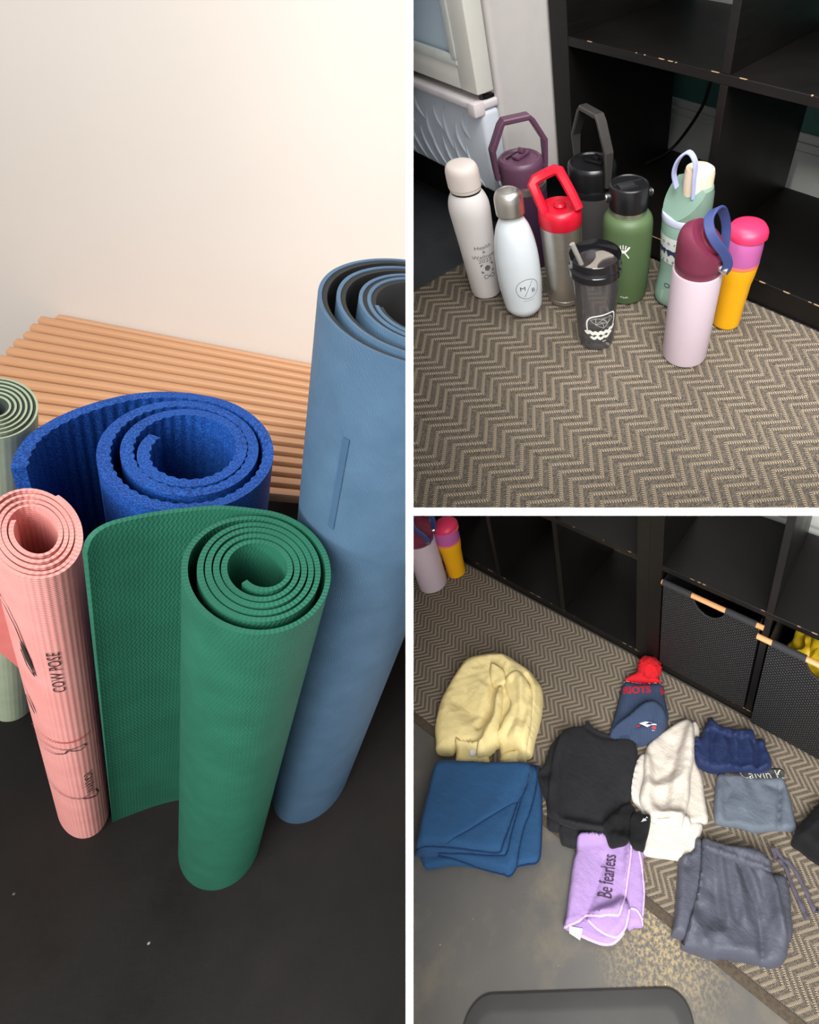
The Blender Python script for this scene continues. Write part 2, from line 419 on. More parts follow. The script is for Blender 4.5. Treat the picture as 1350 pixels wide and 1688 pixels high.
# green mat: tight turns, a loose outer turn and a flap that leans left
GA, GANG = (0.0585, 0.0462), -60.3
gm = thing('yoga_mat', 'L', (-0.0325, -0.2145, 0), 'green yoga mat standing on end with a loose outer flap, in front of the others', 'yoga mat', GRP)
rf = pw([(0, 0.985), (0.25, 0.96), (0.5, 0.96), (0.78, 0.95), (0.95, 0.86), (1.15, 0.82), (5.1, 0.43), (5.3, 0.41), (5.62, 0.30)])
arc = spiral(rf, PI / 2, 5.62, GA, GANG)
ft = [(-0.108, 0.027), (-0.103, 0.034), (-0.0917, 0.041), (-0.075, 0.048), (-0.056, 0.0535), (-0.036, 0.0572), (-0.018, 0.0565)]
fb = [(-0.131, 0.053), (-0.122, 0.056), (-0.105, 0.060), (-0.085, 0.064), (-0.060, 0.0655), (-0.036, 0.0625), (-0.018, 0.058)]
g = sheet(cr(ft, 8) + arc, -0.0019, 0.0019, 0.66, lean=(0.0119, 0.008), rc=0.020, jit=0.0012, low=cr(fb, 8) + arc)
part('mat_sheet', g, mat_skin('green_mat', (33, 94, 74), (38, 103, 82), 0.6, 'zigzag', 0.30), gm, angle=50)

# blue foam mat: thick, fluted on the inside, wide flap on the left
BA, BANG = (0.080, 0.0672), -73
bm_ = thing('exercise_mat', 'L', (-0.0966, -0.0348, 0), 'thick royal blue fluted foam mat with wide open outer flap', 'yoga mat', GRP)
flap = [(-0.105, -0.040), (-0.108, -0.022), (-0.106, 0.003), (-0.091, 0.034), (-0.066, 0.060), (-0.041, 0.0725), (-0.016, 0.0765)]
rf = pw([(0, 0.955), (0.3, 0.95), (0.6, 0.945), (0.85, 0.88), (1.1, 0.775), (1.3, 0.745), (2.3, 0.60), (2.62, 0.565), (2.8, 0.45)])
path = cr(flap, 8) + spiral(rf, PI / 2, 2.8, BA, BANG)
g = sheet(path, -0.0046, 0.0046, 0.61, rib=lambda s: 0.0007 * math.cos(2 * PI * s / 0.0098), step=0.0016, jit=0.002)
part('mat_sheet', g, mat_skin('blue_foam_mat', (12, 50, 114), (16, 60, 132), 0.62, 'foam', 0.3, (34, 88, 172)), bm_, angle=60)

# grey blue two-tone mat: tallest, cut by the added border wall
YA, YANG = (0.0865, 0.073), -127.2
gy = thing('yoga_mat', 'L', (0.080, -0.158, 0), 'tallest mat, grey blue outside and black inside, loosely rolled at right', 'yoga mat', GRP)
rf = pw([(0, 1.0), (0.5, 0.99), (1.0, 0.87), (1.5, 0.835), (2.0, 0.67), (2.5, 0.65), (3.0, 0.60), (3.5, 0.575), (4.0, 0.54), (4.4, 0.52)])
path = spiral(rf, -0.35, 4.4, YA, YANG); ylean = (-0.008, 0.061); YT = 0.34
tops = mat_skin('grey_blue_mat', (66, 92, 116), (74, 101, 126), 0.55, 'scratch', 0.3)
g = sheet(path, 0.0, 0.0026, 0.852, lean=ylean, taper=YT, nz=4); part('top_layer', g, tops, gy, angle=50)
g = sheet(path, -0.0034, 0.0, 0.851, lean=ylean, taper=YT, nz=4); part('bottom_layer', g, mat('black_rubber', (34, 33, 34), 0.7, var=.1), gy, label='black rubber backing', angle=50)
def oval_map(axes, ang, lean, h, phi, z0, rot=0.0, off=0.0025, taper=0.0):
    a, b = axes; ca, sa = math.cos(math.radians(ang)), math.sin(math.radians(ang)); c, s_ = math.cos(rot), math.sin(rot)
    def f(u, v):
        u, v = u * c - v * s_, u * s_ + v * c; z = z0 + v
        sp = math.hypot(a * math.sin(phi), b * math.cos(phi)); an = phi + u / sp; sc = 1 - taper * (1 - z / h)
        x, y = (a * sc + off) * math.cos(an), (b * sc + off) * math.sin(an)
        return (x * ca - y * sa + lean[0] * z / h, x * sa + y * ca + lean[1] * z / h, z)
    return f
g = G(); stroke(g, [(0, 0), (0.001, .10)], 0.0055, oval_map(YA, YANG, ylean, .852, 0.03, 0.672, off=0.0030, taper=YT)); part('alignment_mark', g, mat('mat_mark', (60, 86, 114), 0.5), gy, smooth=False)

# pink mat with printed poses
PA, PANG = (0.0448, 0.0232), -61.3
pk = thing('yoga_mat', 'L', (-0.201, -0.133, 0), 'pink ribbed yoga mat printed with black pose drawings, front left', 'yoga mat', GRP)
plean = (0.0283, -0.0043)
rf = pw([(0, 1.03), (0.9, 1.0), (1.0, 0.97), (4.3, 0.56), (4.75, 0.48)])
path = spiral(rf, 1.2, 4.75, PA, PANG)
pinkm = mat_skin('pink_mat', (226, 150, 144), (234, 162, 156), 0.7, 'cord', 0.45)
g = sheet(path, -0.0013, 0.0013, 0.61, lean=plean, jit=0.001); part('mat_sheet', g, pinkm, pk, angle=50)
ink = mat('black_ink', (52, 44, 46), 0.6)
def pmap(phi, z0, rot=0.0): return oval_map(PA, PANG, plean, .61, phi, z0, rot, off=0.0030)
g = text_geo('COW POSE', 0.0105, pmap(6.04, 0.467, PI / 2), sx=1.35); part('printed_words', g, ink, pk, smooth=False, label='black printed words COW POSE')
g = text_geo('WARRIOR', 0.0105, pmap(6.42, 0.190, PI / 2), sx=1.35); part('printed_words', g, ink, pk, smooth=False, label='black printed word WARRIOR')
def fig(lines, f, blobs=()):
    g = G()
    f2_ = lambda u, v: f(u * 1.5, v)
    for l in lines: stroke(g, l, .0011, f2_)
    for b in blobs: blob(g, b, f2_)
    part('printed_figure', g, ink, pk, smooth=False, label='black line drawing of a yoga pose')
fig([[(-.006, .06), (-.010, .055), (-.009, .048), (-.005, .05), (-.003, .056), (.003, .052), (.008, .03), (.010, .01), (.013, -.02), (.014, -.045), (.010, -.03), (.008, -.005)]], pmap(5.02, 0.50), [[(.009, .01), (.0125, -.015), (.0145, -.045), (.010, -.02), (.0085, 0)]])
fig([[(-.008, .022), (-.003, .014), (0, .006), (.003, -.006), (.006, -.020), (.004, -.002), (.001, .01)]], pmap(5.0, 0.385))
fig([[(-.020, .016), (-.004, .016), (.006, .016), (.013, .016), (.015, .010), (.011, .006), (.007, .010), (.004, .014), (.002, .006), (-.004, .0), (-.012, -.002), (-.020, .004)]], pmap(5.75, 0.285))
fig([[(-.022, .030), (-.006, .012), (.004, .004), (.010, .004), (.015, .007), (.017, -.010), (.015, -.016), (.006, .002)]], pmap(5.80, 0.150))
red_ink = mat('red_ink', (190, 84, 84), .7)
g = G(); blob(g, ell(0, 0, .0009, .0018, 6), lambda u, v: (u, 0, v)); 
for i in range(24):
    g = G(); blob(g, ell(0, 0, .0009, .0017, 6), pmap(4.9 + i * 0.076, 0.318)); part('printed_dot', g, red_ink, pk, smooth=False)

# sage two-tone mat at the frame edge
SA, SANG = (0.0405, 0.0250), -69
sg = thing('yoga_mat', 'L', (-0.324, 0.030, 0), 'pale sage green mat with dark inner side, partly out of frame at far left', 'yoga mat', GRP)
rf = pw([(0, 1.0), (0.5, 0.99), (1, 0.90), (5.2, 0.36), (5.6, 0.30)])
path = spiral(rf, 2.4, 5.6, SA, SANG); slean = (0.084, -0.035)
g = sheet(path, 0.0, 0.0014, 0.61, lean=slean); part('top_layer', g, mat_skin('sage_mat', (156, 170, 144), (168, 180, 154), 0.6, 'cord', 0.12), sg, angle=50)
g = sheet(path, -0.0017, 0.0, 0.609, lean=slean); part('bottom_layer', g, mat('dark_green_rubber', (52, 62, 56), 0.7, var=.1), sg, label='dark green backing', angle=50)

# loose corner of the pink mat that hangs away at the left
cp_ = cr([(-0.022, 0.040, .17), (-0.034, 0.050, .20), (-0.048, 0.058, .255), (-0.066, 0.062, .31), (-0.090, 0.064, .37)], 5)
g = G(); n_ = len(cp_); vs = []
for x, y, zl in cp_:
    for z in (zl, .52):
        for o in (0, .0026): vs.append((x + plean[0] * z / .61, y - o + plean[1] * z / .61, z))
fs = []
for i in range(n_ - 1):
    A, B = 4 * i, 4 * i + 4; fs += [(A, B, B + 2, A + 2), (A + 1, A + 3, B + 3, B + 1), (A, A + 1, B + 1, B), (A + 2, B + 2, B + 3, A + 3)]
fs += [(0, 2, 3, 1), (4 * n_ - 4, 4 * n_ - 3, 4 * n_ - 1, 4 * n_ - 2)]
g.add(vs, fs); part('loose_corner', g, mat_skin('coral_mat', (206, 112, 108), (216, 124, 118), 0.7, 'cord', 0.4), pk)
# ------------------------------------------------------------------ shared: herringbone rug, cube shelf
def rug_mats():
    n = N('rug_ground'); co = n.coord('Object')
    mp = n.n('ShaderNodeMapping'); n.l(co, mp.inputs[0]); mp.inputs['Rotation'].default_value = (0, 0, 0.9); mp.inputs['Scale'].default_value = (900, 170, 100)
    f = n.noise(mp.outputs[0], 1.0, 3, 0.6); f2 = n.noise(co, 14, 4)
    c = n.ramp(f, [(0.36, lin((50, 46, 41))), (0.50, lin((94, 87, 79))), (0.66, lin((144, 134, 120)))])
    n.l(n.mix(n.math('MULTIPLY', f2, 0.35), c, lin((70, 62, 54))), n.b.inputs['Base Color']); n.b.inputs['Roughness'].default_value = 0.9; n.b.inputs['Specular IOR Level'].default_value = 0.15
    n.l(n.bump(f, 0.7, 0.002), n.b.inputs['Normal']); g_ = n.m
    n = N('rug_stitch'); uv = n.sep(n.coord('UV')); co = n.coord('Object')
    tw = n.math('SINE', n.math('ADD', n.math('MULTIPLY', uv[0], 1.0), n.math('MULTIPLY', n.math('ABSOLUTE', uv[1]), 2.2)))
    f2 = n.noise(co, 400, 2); f3 = n.noise(co, 20, 3)
    c = n.mix(n.ramp(tw, [(0.25, (0, 0, 0, 1)), (0.6, (1, 1, 1, 1))]), lin((104, 90, 74)), lin((220, 206, 184)))
    c = n.mix(n.math('MULTIPLY', f2, 0.3), c, lin((176, 160, 138)))
    n.l(n.mix(n.math('MULTIPLY', f3, 0.3), c, lin((160, 138, 114))), n.b.inputs['Base Color']); n.b.inputs['Roughness'].default_value = 0.9; n.b.inputs['Specular IOR Level'].default_value = 0.15
    n.l(n.bump(tw, 0.9, 0.0015), n.b.inputs['Normal'])
    return g_, n.m
RUGG, RUGS = rug_mats()
def zig_rug(st, x0, y0, x1, y1, half, sp, label, wd, amp=None, edge=None, fringe=None):
    """rug with raised zigzag stitch rows: each row runs along Y and swings in X"""
    t = thing('rug', st, (0, 0, 0), label, 'rug')
    g = G(); g.box(x0, y0, -0.007, x1, y1, -0.0005, 0.001); part('rug_base', g, RUGG, t, smooth=False)
    amp = amp or half; g = G(); k = int((x0 - amp) / sp) - 1; tw = 2 * PI / (half * 0.11)
    ys = []; y = math.floor(y0 / half) * half
    while y <= y1 + half: ys.append(y); y += half
    while k * sp < x1 + amp:
        row = []
        for i, yy in enumerate(ys):
            j = round(yy / half); row.append((k * sp + (amp / 2 if j % 2 else -amp / 2), yy))
        vs = []; uv = []; fs = []; u = 0.0; nrow = 0
        for i, (x, yy) in enumerate(row):
            c0 = (x - wd * .70, yy); c1 = (x + wd * .70, yy)
            if i: u += math.hypot(x - row[i - 1][0], half) * tw
            for q, z, vv in ((-.70, -0.0006, -1), (-.36, 0.0012, -.5), (0, 0.0017, 0), (.36, 0.0012, .5), (.70, -0.0006, 1)):
                vs.append((x + wd * q, yy, z)); uv.append((u, vv))
        for i in range(len(row) - 1):
            for q in range(4): fs.append((i * 5 + q, i * 5 + q + 1, i * 5 + 6 + q, i * 5 + 5 + q))
        g.add(vs, fs, uv); k += 1
    # trim to the rug outline
    bm = bmesh.new(); ul = bm.loops.layers.uv.new('UVMap'); vv = [bm.verts.new(p) for p in g.v]
    for f in g.f:
        fc = bm.faces.new([vv[i] for i in f])
        for lp, i in zip(fc.loops, f): lp[ul].uv = g.uv[i]
    for co, no in (((x0 + .002, 0, 0), (-1, 0, 0)), ((x1 - .002, 0, 0), (1, 0, 0)), ((0, y0 + .002, 0), (0, -1, 0)), ((0, y1 - .002, 0), (0, 1, 0))):
        bmesh.ops.bisect_plane(bm, geom=bm.verts[:] + bm.edges[:] + bm.faces[:], plane_co=co, plane_no=no, clear_outer=True)
    me = bpy.data.meshes.new('stitch_rows'); bm.to_mesh(me); bm.free(); me.materials.append(RUGS); me.shade_smooth()
    part('stitch_rows', me, None, t, kind='stuff', label='beige zigzag stitch rows')
    if fringe:
        g = G()
        for (ax, ay, bx, by, ox, oy) in fringe:
            L_ = math.hypot(bx - ax, by - ay); n_ = int(L_ / 0.004)
            for i in range(n_):
                f = (i + random.random()) / n_; x, y = ax + (bx - ax) * f, ay + (by - ay) * f; l = random.uniform(.004, .013); s_ = random.uniform(-.006, .006)
                dx, dy = (bx - ax) / L_, (by - ay) / L_; hw = .0006
                g.add([(x - dx * hw, y - dy * hw, -.003), (x + dx * hw, y + dy * hw, -.003), (x + ox * l + dx * s_, y + oy * l + dy * s_, -.0055 + random.random() * .004)], [(0, 1, 2)])
        part('fringe', g, mat('rug_thread', (96, 84, 68), .9), t, kind='stuff', smooth=False)
    return t
def veneer(name, c0, c1, rough):
    n = N(name); co = n.coord('Object'); mp = n.n('ShaderNodeMapping'); n.l(co, mp.inputs[0]); mp.inputs['Scale'].default_value = (3, 3, 60)
    mp2 = n.n('ShaderNodeMapping'); n.l(co, mp2.inputs[0]); mp2.inputs['Scale'].default_value = (3, 70, 3)
    f = n.noise(mp.outputs[0], 2.5, 5, .6); f2 = n.noise(co, 4, 3)
    c = n.mix(n.ramp(f, [(0.35, (0, 0, 0, 1)), (0.7, (1, 1, 1, 1))]), lin(c0), lin(c1))
    vor = n.n('ShaderNodeTexVoronoi'); n.l(co, vor.inputs['Vector']); vor.inputs['Scale'].default_value = 26
    sp = n.math('MULTIPLY', n.ramp(vor.outputs['Distance'], [(0.025, (1, 1, 1, 1)), (0.045, (0, 0, 0, 1))]), n.ramp(n.noise(co, 17, 2), [(0.58, (0, 0, 0, 1)), (0.62, (1, 1, 1, 1))]))
    n.l(n.mix(sp, c, lin((120, 104, 88))), n.b.inputs['Base Color']); n.l(n.ramp(f2, [(0.3, (rough - .06,) * 3 + (1,)), (0.7, (rough + .1,) * 3 + (1,))]), n.b.inputs['Roughness'])
    n.b.inputs['Specular IOR Level'].default_value = 0.35; n.l(n.bump(f, 0.06, 0.001), n.b.inputs['Normal']); return n.m
BLACKWOOD = veneer('black_brown_veneer', (13, 11, 10), (20, 17, 16), 0.40)
CHIP = mat('chipped_edge', (150, 122, 92), 0.8, var=.3, nscale=200)
def chips(g, x0, x1, y, z, n_, seed):
    """worn, chipped strip along a front board edge"""
    rnd = random.Random(seed)
    for i in range(n_):
        x = x0 + (x1 - x0) * rnd.random(); l = rnd.uniform(.002, .018); h = rnd.uniform(.0006, .0016)
        g.add([(x, y - .0006, z), (x + l, y - .0006, z), (x + l * .8, y - .0006, z - h), (x + l * .1, y - .0006, z - h), (x, y + h, z + .0004), (x + l, y + h, z + .0004)], [(0, 1, 2, 3), (0, 1, 5, 4)])
def cube_shelf(st, x_left, s, b, d, D, c, hc, ncol, nrow, label, seed=1):
    """open cube shelf: outer frame, dividers and boards, no back"""
    t = thing('cube_shelf', st, (x_left, 0, 0), label, 'shelf'); W = 2 * s + ncol * c + (ncol - 1) * d; H = b + nrow * hc + (nrow - 1) * d
    for x in (0, W - s):
        g = G(); g.box(x, 0, 0, x + s, D, H + b, .0012); part('side_panel', g, BLACKWOOD, t, smooth=False)
    for z, nm in ((0, 'base_board'), (H, 'top_board')):
        g = G(); g.box(s, 0.0005, z, W - s, D, z + b, .0012); part(nm, g, BLACKWOOD, t, smooth=False)
    for r in range(1, nrow):
        z = b + r * hc + (r - 1) * d; g = G(); g.box(s, 0.0005, z, W - s, D, z + d, .001); part('shelf_board', g, BLACKWOOD, t, smooth=False)
    for r in range(nrow):
        z = b + r * (hc + d)
        for k in range(1, ncol):
            x = s + k * c + (k - 1) * d; g = G(); g.box(x, 0.001, z, x + d, D, z + hc, .001); part('divider', g, BLACKWOOD, t, smooth=False)
    g = G(); chips(g, s, W - s, 0.0005, b, 26, seed)
    for r in range(1, nrow): chips(g, s, W - s, 0.0005, b + r * hc + r * d, 22, seed + r)
    part('worn_edge', g, CHIP, t, kind='stuff', smooth=False, label='pale chipped board edges')
    return t

# ------------------------------------------------------------------ TOP RIGHT BAY: floor, wall, shelf, rug, fridge
f2m = floor_mat('slate_floor_paint', (58, 60, 63), (72, 73, 75), 0.45, (48, 49, 52), 2.2)
solo('floor', 'TR', plane_geo(-1.5, -1.1, 1.9, 0.62, -0.007), f2m, 'dark slate floor at the left of the bottles', kind='structure', smooth=False)
zig_rug('TR', -0.043, -0.98, 1.35, -0.004, 0.0355, 0.0212, 'brown and beige herringbone rug under the drink bottles', 0.0064, fringe=[(-0.043, -0.98, -0.043, -0.01, -1, 0), (-0.03, -0.006, 1.35, -0.006, 0, 1)])
cube_shelf('TR', 0.0, 0.046, 0.050, 0.0155, 0.386, 0.335, 0.314, 3, 2, 'black cube shelf behind the bottles, next to the white fridge', 3)
teal = mat('teal_wall_paint', (78, 128, 122), 0.6, var=.04)
g = G(); g.box(-1.2, 0.455, -0.007, 1.9, 0.50, 1.3); solo('wall_back', 'TR', g, teal, 'teal wall seen through the black shelf behind the bottles', kind='structure', smooth=False)
bbm = mat('grey_white_gloss', (230, 232, 228), 0.4, var=.02)
g = G(); g.box(-1.2, 0.437, -0.007, 1.9, 0.4545, 0.115, .002); g.box(-1.2, 0.441, 0.115, 1.9, 0.4545, 0.132, .003); g.box(-1.2, 0.446, 0.132, 1.9, 0.4545, 0.152, .004)
solo('baseboard_back', 'TR', g, bbm, 'moulded white baseboard behind the black shelf', kind='structure')
g = G(); g.box(0.052, 0.441, 0.335, 0.36, 0.4545, 0.50, .002); g.box(0.075, 0.438, 0.375, 0.345, 0.442, 0.46, .002)
solo('trim_1', 'TR', g, bbm, 'white panel trim on the teal wall above the baseboard', kind='structure')
g = G(); g.tube(cr([(0.178, 0.375, 0.30), (0.164, 0.36, 0.238), (0.153, 0.36, 0.191), (0.126, 0.36, 0.138), (0.092, 0.355, 0.085), (0.072, 0.33, 0.060), (0.060, 0.26, 0.0560)], 6), 0.0038)
solo('power_cable', 'TR', g, mat('cable_rubber', (16, 16, 16), .5), 'black cable hanging behind the lower shelf cell', 'cable')

# fridge with glass door
fw = mat('fridge_front_plastic', (218, 226, 236), 0.35, var=.015); fs_ = mat('fridge_side_steel', (206, 201, 198), 0.4, var=.02)
fd = mat('fridge_door_frame', (232, 231, 222), 0.4, var=.015)
fr = thing('display_fridge', 'TR', (-0.018, -0.186, 0), 'white display fridge with glass door beside the black shelf', 'fridge', rz=-0.055)
g = G(); g.box(-0.60, 0.048, 0.10, 0.0, 0.26, 1.15, .012, 4); part('cabinet', g, fs_, fr)
g = G(); g.box(-0.57, 0.07, -0.007, -0.06, 0.17, 0.10); part('plinth', g, mat('fridge_plinth', (22, 22, 24), .6), fr, smooth=False)
fp = None
g = G(); g.box(-0.60, 0.004, 0.125, 0.0, 0.0475, 0.286, .010, 3); fp = part('lower_panel', g, fw, fr)
emb = mat('fridge_emboss', (212, 221, 232), 0.35, var=.01)
for k in range(9):
    x = -0.06 - k * 0.034; pts = []; 
    for i in range(13):
        f = i / 12; pts.append((x - .012 * math.sin(f * PI) + .02 * f * (1 if k % 2 else .3), 0.0035 - .0018 * math.sin(f * PI), 0.272 - (0.05 + .05 * ((k * 37) % 5) / 5) * f - (.02 if k % 3 == 1 else 0)))
    g = G(); g.tube(pts, [0.0002 + 0.0034 * math.sin(PI * (i / 12)) for i in range(13)], 8); part('leaf_rib', g, emb, fp)
for k in range(7):
    x = -0.075 - k * 0.042; pts = []
    for i in range(11):
        f = i / 10; pts.append((x + .045 * f * f, 0.0035 - .0014 * math.sin(f * PI), 0.205 - 0.075 * f))
    g = G(); g.tube(pts, [0.0002 + 0.0026 * math.sin(PI * (i / 10)) for i in range(11)], 8); part('leaf_rib', g, emb, fp)
g = G(); g.box(-0.60, -0.010, 0.286, 0.0, 0.0475, 0.302, .005, 3); part('ledge', g, mat('fridge_ledge', (226, 220, 222), .4), fr)
g = G(); g.box(-0.022, -0.014, 0.279, 0.001, 0.012, 0.303, .003, 2); part('ledge_cap', g, mat('fridge_ledge_cap', (236, 226, 226), .4), fr)
g = G(); g.lathe([(0, .3025), (.006, .3025), (.006, .314), (0, .314)], 16, -0.012, 0.018); g.box(-0.016, 0.02, .3025, -0.004, 0.042, .309, .001); part('hinge', g, mat('hinge_metal', (60, 58, 56), .35, .8), fr)
door = thing_door = None
g = G()
X0, X1, ZB0, ZT0 = -0.60, 0.0, 0.314, 1.14
g.box(X1 - 0.052, 0.0, ZB0, X1, 0.040, ZT0, .004); g.box(X0, 0.0, ZB0, X0 + 0.052, 0.040, ZT0, .004)
g.box(X0 + .052, 0.0, ZB0, X1 - .052, 0.040, ZB0 + .050, .004); g.box(X0 + .052, 0.0, ZT0 - .05, X1 - .052, 0.040, ZT0, .004)
dr = part('door', g, fd, fr)
g = G()
for a in (.0, 1):
    pass
g.box(X1 - 0.062, -0.003, ZB0 + .046, X1 - 0.046, 0.006, ZT0 - .04, .002); g.box(X0 + .046, -0.003, ZB0 + .040, X1 - .046, 0.006, ZB0 + .056, .002)
part('gasket', g, mat('door_bead', (214, 218, 214), .45), dr)
n = N('fridge_glass'); n.b.inputs['Base Color'].default_value = lin((196, 214, 228)); n.b.inputs['Roughness'].default_value = 0.08; n.b.inputs['Specular IOR Level'].default_value = 0.6
n.l(n.ramp(n.noise(n.coord('Object'), 3.0, 3), [(0.3, lin((186, 206, 222))), (0.7, lin((206, 222, 234)))]), n.b.inputs['Base Color'])
g = G(); g.box(X0 + .05, 0.010, ZB0 + .048, X1 - .05, 0.016, ZT0 - .048); part('glass_pane', g, n.m, dr, smooth=False, label='pale blue frosted glass')
# ------------------------------------------------------------------ drink bottles (TR bay; two of them seen again in the clothes bay)
RT = Vector((0.766, 0.643, 0)); BK = Vector((-0.643, 0.766, 0)); UP = Vector((0, 0, 1))     # towards the right / away from the viewer on this floor
VIEW = math.atan2(-0.70, 0.72)                                                              # heading of the side that faces the viewer
def interp_r(prof):
    zs = [z for r, z in prof]; rs = [r for r, z in prof]
    def f(z):
        return float(np.interp(z, zs, rs))
    return f
def steel(name='brushed_steel', rgb=(222, 218, 212), rough=0.40):
    if name in MATS: return MATS[name]
    n = N(name); mp = n.coord('Object', (2, 2, 400)); f = n.noise(mp, 3, 3)
    n.l(n.ramp(f, [(0.3, lin(tuple(v - 18 for v in rgb))), (0.7, lin(rgb))]), n.b.inputs['Base Color']); n.b.inputs['Metallic'].default_value = 1.0; n.b.inputs['Roughness'].default_value = rough
    n.l(n.bump(f, 0.05, 0.0005), n.b.inputs['Normal']); MATS[name] = n.m; return n.m
STEEL = steel()
BG = 'drink bottles standing on the rug'
RT0 = 0.0018
def bottle(name, st, xy, label, group=BG, rz=0.0): return thing(name, st, (xy[0], xy[1], RT0), label, 'bottle', group, rz)
def rprof(pts, n=5): return [(max(p[0], 0), p[1]) for p in cr(pts, n)]

# white bottle with round cap
t = bottle('water_bottle', 'TR', (0.080, -0.326), 'tall matte white bottle with white cap, leftmost, printed with small grey lettering')
body = [(0, 0), (.026, 0), (.0295, .002), (.031, .006)] + [(.0345, .11), (.0372, .165), (.0380, .182)] + rprof([(.0380, .184), (.0372, .195), (.0345, .205), (.031, .212), (.0275, .2165)]) + [(.0262, .2180), (0, .2180)]
wm = mat('matte_white_paint', (232, 226, 224), 0.55, var=.01, bump=.05, bscale=900)
g = G(); g.lathe(body, 64); part('body', g, wm, t, angle=40)
g = G(); g.lathe([(0, .2182), (.0272, .2182), (.0272, .2212), (0, .2212)], 48); part('seal_ring', g, mat('black_rubber_ring', (24, 24, 26), .5), t)
g = G(); g.lathe([(0, .2214), (.0278, .2214), (.0284, .224), (.0284, .2265), (.0296, .228)] + rprof([(.0296, .230), (.0294, .248), (.0285, .257), (.0255, .2635), (.020, .2668), (.010, .2683), (0, .2686)], 4), 64); part('cap', g, mat('white_cap', (236, 224, 216), .45, var=.01), t)
fr_ = interp_r([(.031, .006), (.0345, .11), (.0372, .165), (.038, .182)]); PH = VIEW + 0.42
gy_ink = mat('grey_print', (112, 114, 116), .5)
for txt, z, sz in (('Health', .122, .0105), ('&', .112, .009), ('Wellness', .1015, .0105), ('2022', .0925, .0115)):
    part('printed_words', text_geo(txt, sz, around(fr_, PH, z), sx=1.25), gy_ink, t, smooth=False, label='grey printed lettering ' + txt)
g = G(); f = around(fr_, PH + .05, .0755)
hexa = [(0.0062 * math.cos(a), 0.0068 * math.sin(a)) for a in [PI / 6 + i * PI / 3 for i in range(6)]]
blob(g, hexa, f)
for q in ((1, 1), (-1, 1), (-1, -1), (1, -1)): blob(g, [(q[0] * .013, q[1] * .010), (q[0] * .007, q[1] * .010), (q[0] * .013, q[1] * .0035)], f)
part('printed_emblem', g, gy_ink, t, smooth=False, label='grey hexagon emblem')
g = G(); f = around(fr_, PH + .1, .0565)
lem = [(0.011 * math.cos(a), 0.0085 * math.sin(a) * math.cos(a)) for a in [2 * PI * i / 32 for i in range(32)]]
stroke(g, lem, .0014, f, closed=True, sub=1); part('printed_loop', g, gy_ink, t, smooth=False, label='grey endless loop sign')

# white flask-shaped bottle with steel cap
t = bottle('water_bottle', 'TR', (0.186, -0.319), 'glossy white bottle with domed steel cap and a circled M B monogram')
body = [(0, .0), (.024, 0), (.0285, .002), (.0335, .008), (.0362, .013), (.0375, .0145)] + rprof([(.0385, .024), (.0415, .065), (.0418, .095), (.0405, .128), (.0365, .158), (.031, .180), (.0255, .192), (.0215, .199)], 5) + [(.0205, .2045), (0, .2045)]
gw = mat('gloss_white_enamel', (226, 234, 240), 0.16, var=.01, coat=.4)
g = G(); g.lathe(body, 64); part('body', g, gw, t, angle=40)
g = G(); g.lathe([(0, .2046), (.0222, .2046), (.0236, .2062), (.0250, .2085)] + rprof([(.0252, .212), (.0252, .230), (.0243, .238), (.0215, .2445), (.0165, .2485), (.0125, .2495)], 4) + [(.0115, .2490), (.010, .2497), (0, .2500)], 48); part('cap', g, STEEL, t, label='domed steel cap')
fr_ = interp_r([(.0385, .024), (.0415, .065), (.0418, .095), (.0405, .128)]); PH = VIEW + 0.36; f = around(fr_, PH, .076)
ik = mat('slate_print', (60, 66, 72), .5)
g = G(); stroke(g, ell(0, 0, .0225, .0215, 40), .0008, f, closed=True, sub=1); part('printed_ring', g, ik, t, smooth=False)
g = G(); stroke(g, [(-.008, -.016), (.010, .016)], .0008, f); part('printed_slash', g, ik, t, smooth=False)
part('printed_letter', text_geo('M', .0125, around(fr_, PH - .0095 / .041, .0785), sx=1.2), ik, t, smooth=False, label='letter M')
part('printed_letter', text_geo('B', .0125, around(fr_, PH + .0105 / .041, .0705), sx=1.1), ik, t, smooth=False, label='letter B')
g = G()
for i in range(9): stroke(g, [(-.011 + i * .0025, -.0265 + .00004 * (i - 4) ** 2), (-.0095 + i * .0025, -.0265 + .00004 * (i - 3.5) ** 2)], .0009, f, sub=1)
part('printed_fine_line', g, gy_ink, t, smooth=False, kind='stuff')

